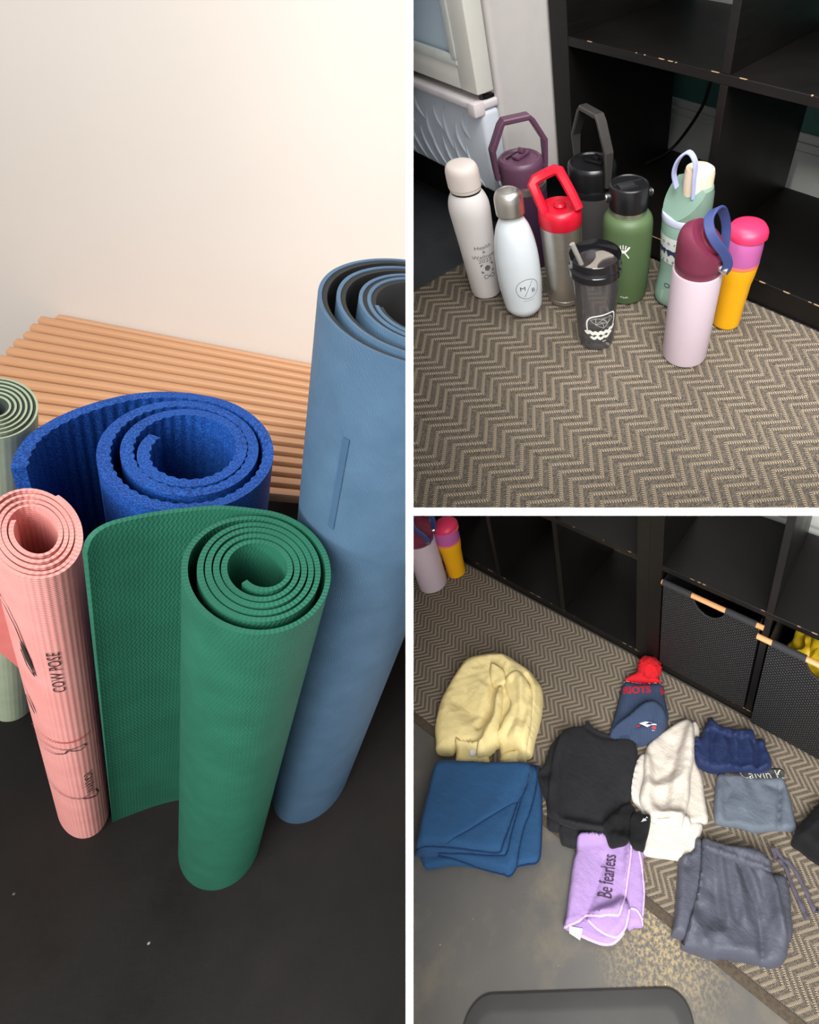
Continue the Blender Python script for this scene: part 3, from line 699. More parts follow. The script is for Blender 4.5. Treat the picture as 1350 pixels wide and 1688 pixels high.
# handled tumblers: purple and black
def tumbler(xy, label, mats, R, z_top, axis, rise, body_taper, ring, half_off=0.006, strap=0.021):
    mb, ml, mh, mr = mats
    t = bottle('tumbler', 'TR', xy, label)
    rb = R * body_taper
    zb = z_top - 0.058
    g = G(); g.lathe([(0, 0), (rb - .004, 0), (rb, .003)] + [(rb + (R - rb) * min(1, f * 1.35), .004 + (zb - .006) * f) for f in (0, .25, .5, .75, 1)] + [(R, zb), (0, zb)], 64); part('body', g, mb, t, angle=40)
    g = G(); g.lathe([(0, zb + .0002), (R + .0004, zb + .0002), (R + .0008, zb + .003), (R + .0008, zb + .012), (0, zb + .012)], 64); part('band', g, mr, t)
    lr = R * 0.985
    g = G(); g.lathe([(0, zb + .0122), (lr - .003, zb + .0122), (lr - .002, zb + .016), (lr - .001, z_top - .010), (lr - .002, z_top - .004), (lr - .006, z_top), (lr - .010, z_top), (lr - .0125, z_top - .003), (0, z_top - .0025)], 64)
    lid = part('lid', g, ml, t, angle=40)
    ax = Vector((axis[0] * RT + axis[1] * BK)).normalized(); sd = UP.cross(ax)
    def loc(a, s_, z): return ax * a + sd * s_ + UP * z
    # flip straw and drinking tab on the lid
    g = G(); M_ = Matrix.Translation(loc(.004, .004, z_top + .001)) @ Matrix.Rotation(math.atan2(ax.y, ax.x) + .5, 4, 'Z')
    g.box(-.019, -.0085, -.003, .019, .0085, .0035, .002, 2, M_); part('straw_bridge', g, ml, lid)
    g = G(); g.box(-.006, -.006, .003, .006, .006, .013, .002, 2, M_ @ Matrix.Rotation(.5, 4, 'Y')); part('straw_tip', g, ml, lid)
    g = G(); g.box(-.024, -.0012, -.004, .030, .0012, -.0008, 0, 1, M_ @ Matrix.Translation((0, .017, 0))); part('lid_groove', g, mat('lid_groove', (20, 18, 20), .6), lid)
    pz = z_top - 0.026; Rp = R + half_off
    pts = [loc(-Rp, 0, pz - .006), loc(-Rp - .002, 0, pz + .015), loc(-Rp - .003, 0, pz + rise * .52), loc(-Rp * .62, 0, pz + rise * .93), loc(-Rp * .5, 0, pz + rise), loc(Rp * .5, 0, pz + rise), loc(Rp * .62, 0, pz + rise * .93), loc(Rp + .003, 0, pz + rise * .52), loc(Rp + .002, 0, pz + .015), loc(Rp, 0, pz - .006)]
    g = G(); g.ribbon(pts, sd, [strap * .62, strap * .7, strap, strap, strap, strap, strap, strap, strap * .7, strap * .62], .0090); hd = part('handle', g, mh, t, angle=25)
    for s_ in (-1, 1):
        g = G(); q = [loc(s_ * (Rp - .004), 0, pz), loc(s_ * (Rp + .0045), 0, pz)]; g.tube(q, .0052, 16); part('pivot_pin', g, STEEL, hd)
        g = G(); q = [loc(s_ * (Rp - .0015), 0, pz + .012), loc(s_ * (Rp - .0012), 0, pz + .028)]; g.ribbon(q, sd, strap * .6, .0018); part('metal_insert', g, STEEL, hd)
    return t
pu = mat('purple_powder_coat', (66, 40, 66), 0.5, var=.04, bump=.05, bscale=1200); pl = mat('plum_plastic', (96, 62, 84), 0.42, var=.03)
tumbler((0.072, -0.180), 'purple tumbler with steel band and angular carry handle, behind the white bottles', (pu, pl, pl, STEEL), 0.0465, 0.225, (.88, .48), 0.094, 0.90, True, .004)
bkb = mat('charcoal_powder_coat', (66, 64, 64), 0.5, var=.04, bump=.05, bscale=1200); bkl = mat('black_gloss_plastic', (26, 26, 28), 0.28, var=.05)
bkh = mat('black_strap_plastic', (58, 56, 54), 0.35, var=.05)
tumbler((0.146, -0.052), 'charcoal tumbler with black lid and tall black handle, at the back by the shelf', (bkb, bkl, bkh, bkl), 0.0525, 0.193, (.56, -.83), 0.118, 0.92, False, .003)

# steel bottle with red loop lid
t = bottle('water_bottle', 'TR', (0.225, -0.236), 'brushed steel bottle with bright red lid and square carry loop')
g = G(); g.lathe([(0, 0), (.031, 0), (.0345, .003), (.0350, .012), (.0346, .0125), (.0350, .013)] + [(.0350 + .0043 * f, .013 + .155 * f) for f in (.2, .4, .6, .8, 1)] + [(0, .168)], 64); part('body', g, STEEL, t, angle=40)
red = mat('red_plastic', (206, 18, 46), 0.35, var=.03)
g = G(); g.lathe([(0, .1682), (.0395, .1682), (.0402, .170), (.0402, .190), (.0385, .196), (.034, .2005), (.0325, .2010), (.0305, .1965), (.012, .195), (0, .1945)], 64); lid = part('lid', g, red, t, angle=40)
def at_plane(st, base, px, py, toward=0.0, bk=BK):
    """point on the upright plane through a bottle's axis that faces the viewer, moved `toward` the viewer; bottle-local"""
    m = EXT[st]; Rt = m.to_3x3().transposed(); C = -(Rt @ m.to_translation()); d = Rt @ Vector(((px - PPX) / F, (py - PPY) / F, 1))
    c = Vector((base[0], base[1], 0)) - bk * toward; k = (c - C).dot(bk) / d.dot(bk); p = C + d * k
    return Vector((p.x - base[0], p.y - base[1], p.z - RT0))
rp = lambda x, y, tw=0.0: at_plane('TR', (0.225, -0.236), x, y, tw)
fpts = [rp(899, 352, .012), rp(887, 325, .006), rp(878, 305, -.004), rp(882, 296, -.010), rp(898, 287, -.014), rp(913, 280, -.014), rp(922, 282, -.010), rp(930, 296, -.004), rp(942, 318, .006), rp(954, 343, .012)]
g = G(); g.ribbon(fpts, BK - UP * .35, [.024, .020, .017, .017, .017, .017, .017, .017, .020, .024], .0165); part('carry_loop', g, red, lid, angle=30)
g = G(); g.lathe([(0, .1948), (.010, .1948), (.012, .1978), (.008, .2015), (0, .202)], 24, *(BK * .008)[:2]); part('spout_button', g, red, lid)

# green bottle with black cap
t = bottle('water_bottle', 'TR', (0.312, -0.145), 'olive green wide bottle with black cap and white hand-shaped logo')
og = mat('olive_powder_coat', (80, 102, 66), 0.5, var=.03, bump=.06, bscale=1200)
body = [(0, 0), (.038, 0), (.0425, .003), (.0435, .008)] + [(.0470, .06), (.0475, .11), (.0475, .150)] + rprof([(.0475, .152), (.0470, .163), (.0445, .172), (.039, .1785), (.0345, .180)]) + [(.0338, .1805), (0, .1805)]
g = G(); g.lathe(body, 64); part('body', g, og, t, angle=40)
g = G(); g.lathe([(0, .1806), (.0335, .1806), (.0342, .182), (.0342, .190), (0, .190)], 48); part('neck_band', g, STEEL, t)
g = G(); g.lathe([(0, .1902), (.0355, .1902), (.0360, .192), (.0360, .2285), (.0350, .2315), (.0325, .2330), (.0305, .2315), (0, .2310)], 64); cap = part('cap', g, bkl, t)
M_ = Matrix.Translation((0, 0, .2312)) @ Matrix.Rotation(math.radians(-25), 4, 'Z')
g = G(); g.box(-.0045, -.024, 0, .0125, .006, .0038, .0015, 2, M_); part('straw_flap', g, mat('flap_plastic', (44, 44, 46), .35), cap)
g = G(); g.box(-.0065, -.028, -.0004, -.0045, .026, .0012, 0, 1, M_); g.box(.0125, -.026, -.0004, .0145, .010, .0012, 0, 1, M_); part('lid_rib', g, mat('flap_plastic', (44, 44, 46), .35), cap, smooth=False)
for s_ in (-1, 1):
    d_ = (RT * s_ + BK * (.25 * s_)).normalized(); g = G(); g.tube([d_ * .035 + UP * .212, d_ * .0425 + UP * .212], .0085, 20); lug = part('strap_lug', g, bkl, cap)
    g = G(); g.tube([d_ * .0423 + UP * .212, d_ * .0440 + UP * .212], .0060, 16); part('steel_pin', g, STEEL, lug)
fr_ = interp_r([(.0435, .008), (.047, .06), (.0475, .11), (.0475, .15)]); PH = VIEW + .02; f = around(fr_, PH - .30, .128)
wp = mat('white_print', (236, 236, 230), .5)
g = G()
for i, (x, h, tl) in enumerate(((-.0085, .004, -.35), (-.0055, .0075, -.18), (-.0015, .009, 0), (.0025, .008, .18), (.006, .005, .38))): stroke(g, [(x, .003), (x + tl * .008, .003 + h)], .0019, f, sub=2)
blob(g, [(-.010, .0045), (-.006, .002), (0, .0005), (.006, .0035), (.004, -.004), (0, -.0055), (-.004, -.004)], f)
stroke(g, [(.004, -.002), (.009, .004), (.011, .0085)], .0020, f); stroke(g, [(.001, -.003), (.006, -.009), (.010, -.015)], .0024, f); stroke(g, [(-.003, -.003), (-.005, -.009)], .0022, f); stroke(g, [(-.007, .003), (-.010, .007)], .0018, f)
part('printed_logo', g, wp, t, smooth=False, label='white hand-shaped logo', kind='stuff')
part('printed_words', text_geo('Flask', .0075, around(fr_, PH - .22, .021), sx=1.1), wp, t, smooth=False, label='white printed word Flask')

# clear tumbler with straw
def thin_plastic(name, tint, gloss, spec=.5):
    n = N(name); nt = n.nt
    tr_ = n.n('ShaderNodeBsdfTransparent'); tr_.inputs[0].default_value = tint; gl = n.n('ShaderNodeBsdfGlossy'); gl.inputs[0].default_value = (1, 1, 1, 1); gl.inputs['Roughness'].default_value = 0.08
    fz = n.n('ShaderNodeFresnel'); fz.inputs[0].default_value = 1.45; f2 = n.math('MULTIPLY', fz.outputs[0], gloss); df = n.n('ShaderNodeBsdfDiffuse'); df.inputs[0].default_value = (.45, .45, .48, 1)
    m0 = n.n('ShaderNodeMixShader'); m0.inputs[0].default_value = .09; n.l(tr_.outputs[0], m0.inputs[1]); n.l(df.outputs[0], m0.inputs[2])
    mx = n.n('ShaderNodeMixShader'); n.l(f2, mx.inputs[0]); n.l(m0.outputs[0], mx.inputs[1]); n.l(gl.outputs[0], mx.inputs[2]); n.l(mx.outputs[0], n.out.inputs[0]); return n.m
t = bottle('clear_tumbler', 'TR', (0.359, -0.296), 'smoky clear plastic tumbler with dark lid and grey straw, white printed emblem')
smoke = thin_plastic('smoky_plastic', (.86, .85, .86, 1), 1.0); smoke2 = thin_plastic('smoky_plastic_inner', (.86, .85, .86, 1), .8)
g = G(); g.lathe([(0, 0), (.030, 0), (.0325, .002), (.0335, .008), (.0345, .014), (.0418, .150), (.0418, .156)], 64); part('outer_wall', g, smoke, t, angle=40)
g = G(); g.lathe([(0, .0165), (.026, .0165), (.0290, .019), (.0385, .150), (.0385, .155)], 48); part('inner_wall', g, smoke2, t, angle=40)
dl = mat('dark_translucent_plastic', (24, 25, 30), 0.14, var=.05, coat=.5)
g = G(); g.lathe([(.0385, .153), (.0440, .153), (.0455, .1545), (.0455, .166), (.0440, .1675), (.0430, .172), (.0440, .186), (.0432, .187), (.0415, .172), (.0405, .168), (.0385, .166), (.0385, .153)], 64); lid = part('lid_rim', g, dl, t, angle=40)
g = G(); g.lathe([(0, .166), (.0395, .166), (.0395, .168), (0, .1685)], 48); part('lid_plate', g, mat('dark_lid_plate', (52, 48, 48), .2, var=.1), lid)
gp = mat('grey_slider_plastic', (132, 124, 116), .45, var=.03)
c1 = [(-.026, -.020)] + ell(-.030, .016, .030, .036, 10, -1.25, .2)[::1]
sl = [(-.012, -.036), (-.006, -.022), (-.003, -.006), (-.005, .010), (-.012, .024), (-.004, .0335), (.008, .033), (.020, .029), (.014, .022), (.008, .010), (.008, -.006), (.014, -.018), (.020, -.026), (.008, -.034)]
Mz = Matrix.Rotation(math.atan2(RT.y, RT.x) - .5, 4, 'Z')
g = G(); g.prism([tuple(p) for p in cr(sl, 3, True)], .1685, .1725, .0008, Mz); part('slider', g, gp, lid, label='grey curved slider piece')
sp = RT * -.030 - BK * .002
g = G(); g.tube([sp * .55 + UP * .06, sp * .80 + UP * .168, sp * 1.25 + UP * .206], .0046, 16); part('straw', g, mat('grey_straw', (148, 144, 138), .45), t)
fr_ = interp_r([(.0345, .014), (.0418, .150)]); PH = VIEW + .16; f0_ = around(fr_, PH, .066); f = lambda u, v: f0_(u * 1.25, v * 1.25)
g = G(); stroke(g, cr([(-.021, -.013), (-.021, .004), (-.014, .014), (.0, .017), (.016, .017), (.021, .012), (.022, .0), (.020, -.010)], 4), .0022, f, sub=1); part('printed_outline', g, wp, t, smooth=False)
g = G()
for a_, b_ in (((-.016, .008), (-.008, .012)), ((-.008, .012), (.002, .010)), ((.002, .010), (.014, .012)), ((-.016, .008), (-.008, 0)), ((-.008, 0), (-.008, .012)), ((-.008, 0), (.002, .010)), ((-.008, 0), (.004, -.008)), ((.002, .010), (.010, 0)), ((.014, .012), (.010, 0)), ((.010, 0), (.004, -.008)), ((-.002, .004), (.010, 0)), ((-.008, 0), (.002, .002)), ((.004, -.008), (.002, .002)), ((.014, .012), (.018, .006)), ((.018, .006), (.010, 0))): stroke(g, [a_, b_], .0007, f, sub=2)
part('printed_facets', g, mat('grey_white_print', (190, 192, 190), .5), t, smooth=False, kind='stuff')
g = G()
stroke(g, cr([(-.024, -.013), (-.021, -.0175), (-.017, -.013), (-.013, -.018), (-.009, -.014), (-.005, -.019), (-.001, -.014), (.003, -.019), (.007, -.014), (.011, -.018), (.015, -.012), (.019, -.014), (.022, -.009)], 3), .0052, f, sub=1)
stroke(g, cr([(-.016, -.023), (-.011, -.027), (-.006, -.023), (-.001, -.028), (.004, -.024), (.009, -.026), (.014, -.021), (.018, -.019)], 3), .0046, f, sub=1)
stroke(g, [(.002, -.034), (.008, -.033)], .0012, f); part('printed_script', g, wp, t, smooth=False, label='white script lettering', kind='stuff')

# flip-lid bottles built by functions: pink one and yellow one also stand in the clothes bay
pinkb = mat('pink_powder_coat', (198, 180, 190), 0.5, var=.012, bump=.05, bscale=1200); maroon = mat('maroon_plastic', (112, 42, 66), 0.42, var=.03)
navy = mat('navy_strap', (52, 66, 118), 0.5, var=.03)
def pink_bottle(st, xy, label, k=1.0, group=BG, rt=RT, bk=BK, view=VIEW):
    t = bottle('water_bottle', st, xy, label, group)
    S = lambda pr: [(r * k, z * k) for r, z in pr]
    g = G(); g.lathe(S([(0, 0), (.0375, 0), (.0405, .002), (.0412, .006), (.0410, .181), (.0400, .1835), (.0375, .1835), (0, .183)]), 64); part('body', g, pinkb, t, angle=40)
    g = G(); g.lathe(S([(0, .1836), (.0372, .1836), (.0372, .192), (.0385, .194)] + rprof([(.0388, .200), (.0388, .225), (.0370, .240), (.0320, .251), (.022, .2575), (.010, .2600), (0, .2605)], 4)), 64)
    no = (rt * .62 - bk * .25 + UP * .78).normalized(); g.cut(rt * .012 * k + UP * .235 * k, no); lid = part('lid', g, maroon, t, angle=40)
    # slanted drinking flap
    ux = (rt * .75 - UP * .60); ux = (ux - no * ux.dot(no)).normalized(); uy = no.cross(ux)
    M_ = Matrix((ux, uy, no)).transposed().to_4x4(); M_.translation = rt * .014 * k + UP * .2345 * k
    g = G(); g.prism([tuple(v * k for v in p) for p in ell(.0, 0, .024, .026, 24)], -.001, .0035 * k, .0012 * k, M_); fl = part('flap', g, mat('maroon_flap', (124, 40, 62), .4, var=.03), lid)
    g = G(); g.prism([(.004 * k, -.0006), (.004 * k, .0006), (.022 * k, .0006), (.022 * k, -.0006)], .0034 * k, .0038 * k, 0, M_); part('flap_seam', g, mat('maroon_seam', (70, 22, 38), .5), fl, smooth=False)
    ax = (rt * .80 - bk * .60).normalized(); pz = .200 * k; Rp = .0415 * k
    ctl = [(.036, .200, .031), (.037, .214, .033), (.028, .232, .034), (.014, .248, .032), (.004, .262, .024), (.002, .274, .010), (.012, .280, -.004), (.024, .274, -.016), (.034, .256, -.024), (.040, .236, -.026), (.041, .214, -.022), (.040, .200, -.018)]
    pts = cr([rt * (a_ * k) + UP * (z_ * k) - bk * (d_ * k) for a_, z_, d_ in ctl], 5)
    sd = UP.cross(ax); g = G(); g.ribbon([Vector(p) for p in pts], (rt * .86 - bk * .1 + UP * .5), .0150 * k, .0042 * k); st_ = part('strap', g, navy, t, angle=40)
    for s_ in (-1, 1):
        q_ = rt * (.0365 * k) - bk * ((.031 if s_ > 0 else -.018) * k); g = G(); g.tube([q_ * .80 + UP * pz, q_ * 1.09 + UP * pz], .0056 * k, 18); part('strap_pin', g, STEEL, st_)
    return t
yel = mat('yellow_powder_coat', (240, 172, 12), 0.5, var=.02, bump=.05, bscale=1200); orchid = mat('orchid_plastic', (182, 92, 154), .45, var=.02); coral = mat('coral_plastic', (238, 124, 92), .45, var=.02); rose = mat('rose_plastic', (222, 50, 94), .4, var=.02)
def yellow_bottle(st, xy, label, k=1.0, group=BG, rt=RT, bk=BK, view=VIEW):
    t = bottle('water_bottle', st, xy, label, group); S = lambda pr: [(r * k, z * k) for r, z in pr]
    g = G(); g.lathe(S([(0, 0), (.0245, 0), (.0268, .002), (.0276, .006), (.0280, .055), (.0287, .059), (.0300, .097), (.0312, .104), (.0330, .118), (.0342, .133), (.0342, .137), (0, .137)]), 64); part('body', g, yel, t, angle=40)
    g = G(); g.lathe(S([(0, .1372), (.0344, .1372), (.0346, .139), (.0346, .144), (0, .144)]), 64); part('collar', g, coral, t)
    g = G(); g.lathe(S([(0, .1442), (.0345, .1442), (.0345, .168), (.0335, .184), (.0310, .192), (0, .193)]), 64); lid = part('lid', g, orchid, t, angle=40)
    g = G(); g.lathe(S([(0, .1935), (.0330, .1880), (.0348, .1895), (.0350, .195), (.0335, .200), (.0290, .2065), (.018, .2105), (0, .2115)]), 64)
    M_ = Matrix.Translation(rt * .003 * k + UP * .19 * k) @ Matrix.Rotation(-.06, 4, bk) @ Matrix.Translation(-UP * .19 * k); g.xf(M_); cp = part('flip_cap', g, rose, lid, angle=40)
    u0 = rt * .027 * k + UP * .196 * k
    lipp = [(-.006, -.026), (.010, -.022), (.020, -.010), (.023, .0), (.020, .010), (.010, .022), (-.006, .026)]
    M2 = Matrix((rt, bk, UP)).transposed().to_4x4(); M2.translation = rt * .016 * k + UP * .187 * k
    g = G(); g.prism([(x * k, y * k) for x, y in lipp], 0, .008 * k, .002 * k, M2 @ Matrix.Rotation(.10, 4, 'Y')); part('lip', g, coral, cp, label='coral thumb lip')
    return t
pink_bottle('TR', (0.512, -0.222), 'pale pink bottle with maroon lid and navy strap, frontmost on the rug')
yellow_bottle('TR', (0.525, -0.095), 'yellow bottle with orchid and rose pink lid, rightmost by the shelf')

# mint bottle
mint = mat('mint_powder_coat', (146, 180, 164), .5, var=.02); sage = mat('sage_lid_plastic', (118, 146, 132), .45, var=.02); cream = mat('cream_plastic', (242, 220, 192), .4, var=.015); lav = mat('lavender_silicone', (172, 178, 220), .5, var=.02)
def mint_bottle(st, xy, label, k=1.0, group=BG, rt=RT, bk=BK, view=VIEW):
    t = bottle('water_bottle', st, xy, label, group); S = lambda pr: [(r * k, z * k) for r, z in pr]
    body = [(0, 0), (.040, 0), (.0440, .003), (.0455, .008)] + rprof([(.0452, .02), (.0420, .045), (.0395, .07), (.0405, .10), (.0432, .14), (.0440, .172)], 4) + [(.0440, .1745), (0, .1745)]
    g = G(); g.lathe(S(body), 64); part('body', g, mint, t, angle=40)
    g = G(); g.lathe(S([(0, .1747), (.0445, .1747), (.0452, .177), (.0452, .186), (.0445, .188), (0, .188)]), 64); part('band', g, mat('pale_lavender_band', (196, 202, 226), .5), t)
    g = G(); g.lathe(S([(0, .1882), (.0440, .1882), (.0442, .205), (.0432, .225), (.0405, .236), (0, .240)]), 64)
    g.cut(-rt * .006 * k + UP * .226 * k, (-rt * .66 - bk * .36 + UP * .66).normalized()); lid = part('lid', g, sage, t, angle=40)
    g = G(); g.lathe(S([(0, .215), (.026, .215), (.0262, .255), (.0245, .2615), (.020, .2645), (0, .266)]), 48, *(rt * .014 * k + bk * .004 * k)[:2]); part('spout_cap', g, cream, lid, label='cream spout cap', angle=40)
    c0 = -rt * .012 * k - bk * .010 * k + UP * .222 * k
    pts = cr([c0 + rt * .016 * k - bk * .012 * k, c0 + rt * .014 * k - bk * .012 * k + UP * .028 * k, c0 + rt * .012 * k - bk * .008 * k + UP * .058 * k, c0 + rt * .000 * k + UP * .072 * k, c0 - rt * .014 * k + bk * .006 * k + UP * .058 * k, c0 - rt * .019 * k + bk * .010 * k + UP * .034 * k, c0 - rt * .012 * k + bk * .008 * k + UP * .010 * k], 6)
    g = G(); g.ribbon([Vector(p) for p in pts], (bk * .8 + rt * .6), .0125 * k, .0040 * k); part('carry_loop', g, lav, t, angle=40)
    fr_ = interp_r([(r * k, z * k) for r, z in body[3:-2]])
    g = G(); n_ = 14; vs = []; fs = []
    for i in range(n_ + 1):
        for z in (.098, .112, .125, .139, .152): vs.append(around(fr_, view + .1, z * k, .0005)((i / n_ - .5) * .082 * k, 0))
    for i in range(n_):
        for j in range(4): fs.append((i * 5 + j, i * 5 + 5 + j, i * 5 + 6 + j, i * 5 + 1 + j))
    g.add(vs, fs); lab = part('wrap_label', g, mat('white_label', (224, 228, 226), .5), t, label='white printed wrap')
    nv = mat('navy_print', (44, 56, 88), .5)
    for ch, u, z in (('t', -.027, .142), ('o', -.016, .141), ('o', -.003, .141), ('r', .010, .141), ('s', -.024, .104), ('y', -.014, .104), ('k', -.003, .104), ('e', .009, .104)):
        part('printed_letter', text_geo(ch, .011 * k, around(fr_, view + .1 + u * k / fr_(z * k), z * k, .001)), nv, lab, smooth=False)
    for u in (-.020, .004):
        f = around(fr_, view + .1 + u / .042, .122 * k, .001); g = G()
        blob(g, [(x * k, y * k) for x, y in ((-.012, .004), (-.006, .006), (.004, .0045), (.010, .0065), (.013, .003), (.010, -.001), (.008, -.008), (.005, -.003), (-.004, -.003), (-.006, -.009), (-.009, -.003))], f); part('printed_animal', g, nv, lab, smooth=False)
    f = around(fr_, view + .15, .050 * k, .0006); g = G(); stroke(g, [(x * k, y * k) for x, y in ell(0, 0, .006, .004, 14)], .0016 * k, f, closed=True, sub=1); part('printed_ring', g, nv, t, smooth=False)
    part('printed_words', text_geo('owala', .010 * k, around(fr_, view - .05, .026 * k, .0006, PI / 2)), mat('pale_print', (206, 222, 214), .5), t, smooth=False)
    return t
mint_bottle('TR', (0.402, -0.088), 'mint green bottle with cream spout, lavender loop and white printed wrap', view=math.radians(-98))
# ------------------------------------------------------------------ LOWER RIGHT BAY: floor, rug, shelves, bins
f3m = floor_mat('worn_grey_floor_glare', (88, 86, 84), (100, 97, 92), 0.40, (116, 108, 94), 1.7, speck=(190, 182, 168), patch=(0.40, -0.64, 0.20, (164, 146, 112)))  # sandy patch paints warm light glare into the floor colour
solo('floor', 'BR', plane_geo(-1.9, -1.5, 1.5, 0.62, -0.008), f3m, 'worn grey painted floor with a painted glare patch in front of the herringbone rug', kind='structure', smooth=False)
zig_rug('BR', -1.75, -0.606, 1.35, -0.004, 0.0385, 0.0208, 'herringbone runner rug along the shelves under the clothes', 0.0068, fringe=[(-1.75, -0.608, 1.35, -0.608, 0, -1)])
g = G(); g.box(-1.75, -0.628, -0.0075, 1.35, -0.6065, -0.0015, .001)
solo('rug_border', 'BR', g, mat('rug_binding', (74, 64, 52), .9, var=.3, nscale=120, bump=.5, bscale=500), 'dark woven binding along the front edge of the runner rug', 'rug binding', smooth=False)
cube_shelf('BR', -(2 * 0.047 + 4 * 0.335 + 3 * 0.021), 0.047, 0.042, 0.021, 0.39, 0.335, 0.493, 4, 2, 'black cube shelf at left, its lower cells empty', 11)
cube_shelf('BR', 0.0, 0.047, 0.042, 0.021, 0.39, 0.335, 0.493, 3, 2, 'black cube shelf holding the black woven bins', 23)
g = G(); g.box(-1.9, 0.455, -0.008, 1.6, 0.50, 1.6); solo('wall_back', 'BR', g, teal, 'teal wall seen above the boards of the shelf with bins', kind='structure', smooth=False)
g = G(); g.box(-1.9, 0.437, -0.008, 1.6, 0.4545, 0.20, .002); g.box(-1.9, 0.444, 0.20, 1.6, 0.4545, 0.235, .004); solo('baseboard_back', 'BR', g, bbm, 'white baseboard behind the lower cells of the left shelf', kind='structure')
g = G(); g.box(0.18, 0.441, 0.49, 1.0, 0.4545, 0.70, .002); g.box(0.22, 0.438, 0.54, 0.95, 0.442, 0.66, .002); solo('trim_1', 'BR', g, bbm, 'white panel trim on the teal wall behind the shelf with bins', kind='structure')

def weave_black():
    n = N('black_woven_paper'); x, y, z = n.sep(n.coord('Object'))
    a = n.math('SINE', n.math('MULTIPLY', n.math('ADD', x, y), 480.0)); b = n.math('SINE', n.math('MULTIPLY', z, 480.0)); h = n.math('MULTIPLY', a, b)
    n.l(n.ramp(h, [(0.0, lin((9, 9, 10))), (0.9, lin((44, 44, 47)))]), n.b.inputs['Base Color']); n.b.inputs['Roughness'].default_value = .55; n.l(n.bump(h, .8, .002), n.b.inputs['Normal']); return n.m
WOV = weave_black(); DOW = wood_mat('dowel_wood', (190, 128, 78), (214, 156, 104), (2, 60, 60)); FELT = mat('black_binding_cloth', (34, 34, 37), .8, var=.15, nscale=300, bump=.5, bscale=700)
def bin_(x0, x1, y, z0, z1, label, left_out=0.0):
    t = thing('storage_bin', 'BR', (x0, y, z0), label, 'bin', 'woven bins in the shelf'); W = x1 - x0; H = z1 - z0; D_ = .34; cx = W / 2; rw, rd = .056, .075
    poly = [(0, 0), (W, 0), (W, H), (cx + rw, H)] + [(cx + rw * math.cos(a), H - rd * math.sin(a)) for a in [PI * i / 14 for i in range(1, 14)]] + [(cx - rw, H), (0, H)]
    M_ = Matrix.Rotation(PI / 2, 4, 'X')
    g = G(); g.prism(poly, -.004, 0, 0, M_); part('front_panel', g, WOV, t, smooth=False)
    for xx in (0, W - .004):
        g = G(); g.box(xx, .0045, 0, xx + .004, D_, H); part('side_panel', g, WOV, t, smooth=False)
    g = G(); g.box(.004, D_ - .004, 0, W - .004, D_, H); part('rear_panel', g, WOV, t, smooth=False)
    g = G(); g.box(.004, .0045, 0, W - .004, D_ - .004, .004); part('bottom_panel', g, WOV, t, smooth=False)
    g = G(); g.tube([(-left_out, -.0125, H + .004), (W + .012 - left_out, -.0125, H + .004)], .0085, 18); part('dowel', g, DOW, t, label='light wooden dowel rail')
    for a, b in ((.004 if not left_out else .010, cx - rw), (cx + rw, W - .010)):
        g = G(); g.tube([(a, -.0125, H + .004), (b, -.0125, H + .004)], .0108, 18); g.box(a, -.0058, H - .022, b, -.0042, H + .002); part('binding', g, FELT, t, angle=30)
        for xx in (a + .012, b - .012):
            g = G(); g.lathe([(0, 0), (.0042, 0), (.0036, .0018), (0, .0024)], 12); g.xf(Matrix.Translation((xx, -.0058, H - .016)) @ M_); part('rivet', g, mat('dark_rivet', (62, 58, 54), .4, .6), t)
    g = G(); g.tube([(cx + rw * math.cos(a), -.0015, H - rd * math.sin(a)) for a in [PI * i / 20 for i in range(21)]], .0024, 8); part('cutout_binding', g, FELT, t)
    return t
bin_(0.055, 0.375, -0.003, 0.046, 0.500, 'black woven bin with wooden rail, left one in the shelf')
bin_(0.412, 0.732, -0.036, 0.046, 0.497, 'black woven bin pulled forward, right one, yellow bag inside', 0.034)

RB = Vector((0.838, 0.545, 0)).normalized(); BB = Vector((-0.545, 0.838, 0)).normalized(); VB = math.atan2(-0.90, 0.46)
pink_bottle('BR', (-1.004, -0.166), 'pale pink bottle with maroon lid at the far end of the runner rug', 1.5, 'bottles at the far end of the runner rug', RB, BB, VB)
yellow_bottle('BR', (-0.958, -0.064), 'yellow bottle with orchid and pink lid at the far end of the runner rug', 1.5, 'bottles at the far end of the runner rug', RB, BB, VB)
mint_bottle('BR', (-1.125, -0.078), 'mint bottle half hidden between the pink and yellow bottles on the runner rug', 1.5, 'bottles at the far end of the runner rug', RB, BB, VB)

# ------------------------------------------------------------------ cloth: layered, folded pieces lying on the floor
def inside(px, py, poly):
    ins = np.zeros(px.shape, bool); n = len(poly); j = n - 1
    for i in range(n):
        xi, yi = poly[i]; xj, yj = poly[j]
        c = ((yi > py) != (yj > py)); d = (yj - yi) if abs(yj - yi) > 1e-12 else 1e-12
        ins ^= c & (px < (xj - xi) * (py - yi) / d + xi); j = i
    return ins
def seg_dist(px, py, pts, closed):
    best = np.full(px.shape, 1e9); bx = px.copy(); by = py.copy(); n = len(pts)
    for i in range(n if closed else n - 1):
        ax, ay = pts[i]; cx, cy = pts[(i + 1) % n]; dx, dy = cx - ax, cy - ay; L2 = dx * dx + dy * dy
        if L2 < 1e-14: continue
        t = np.clip(((px - ax) * dx + (py - ay) * dy) / L2, 0, 1); qx, qy = ax + t * dx, ay + t * dy; d = np.hypot(px - qx, py - qy)
        m = d < best; best = np.where(m, d, best); bx = np.where(m, qx, bx); by = np.where(m, qy, by)
    return best, bx, by
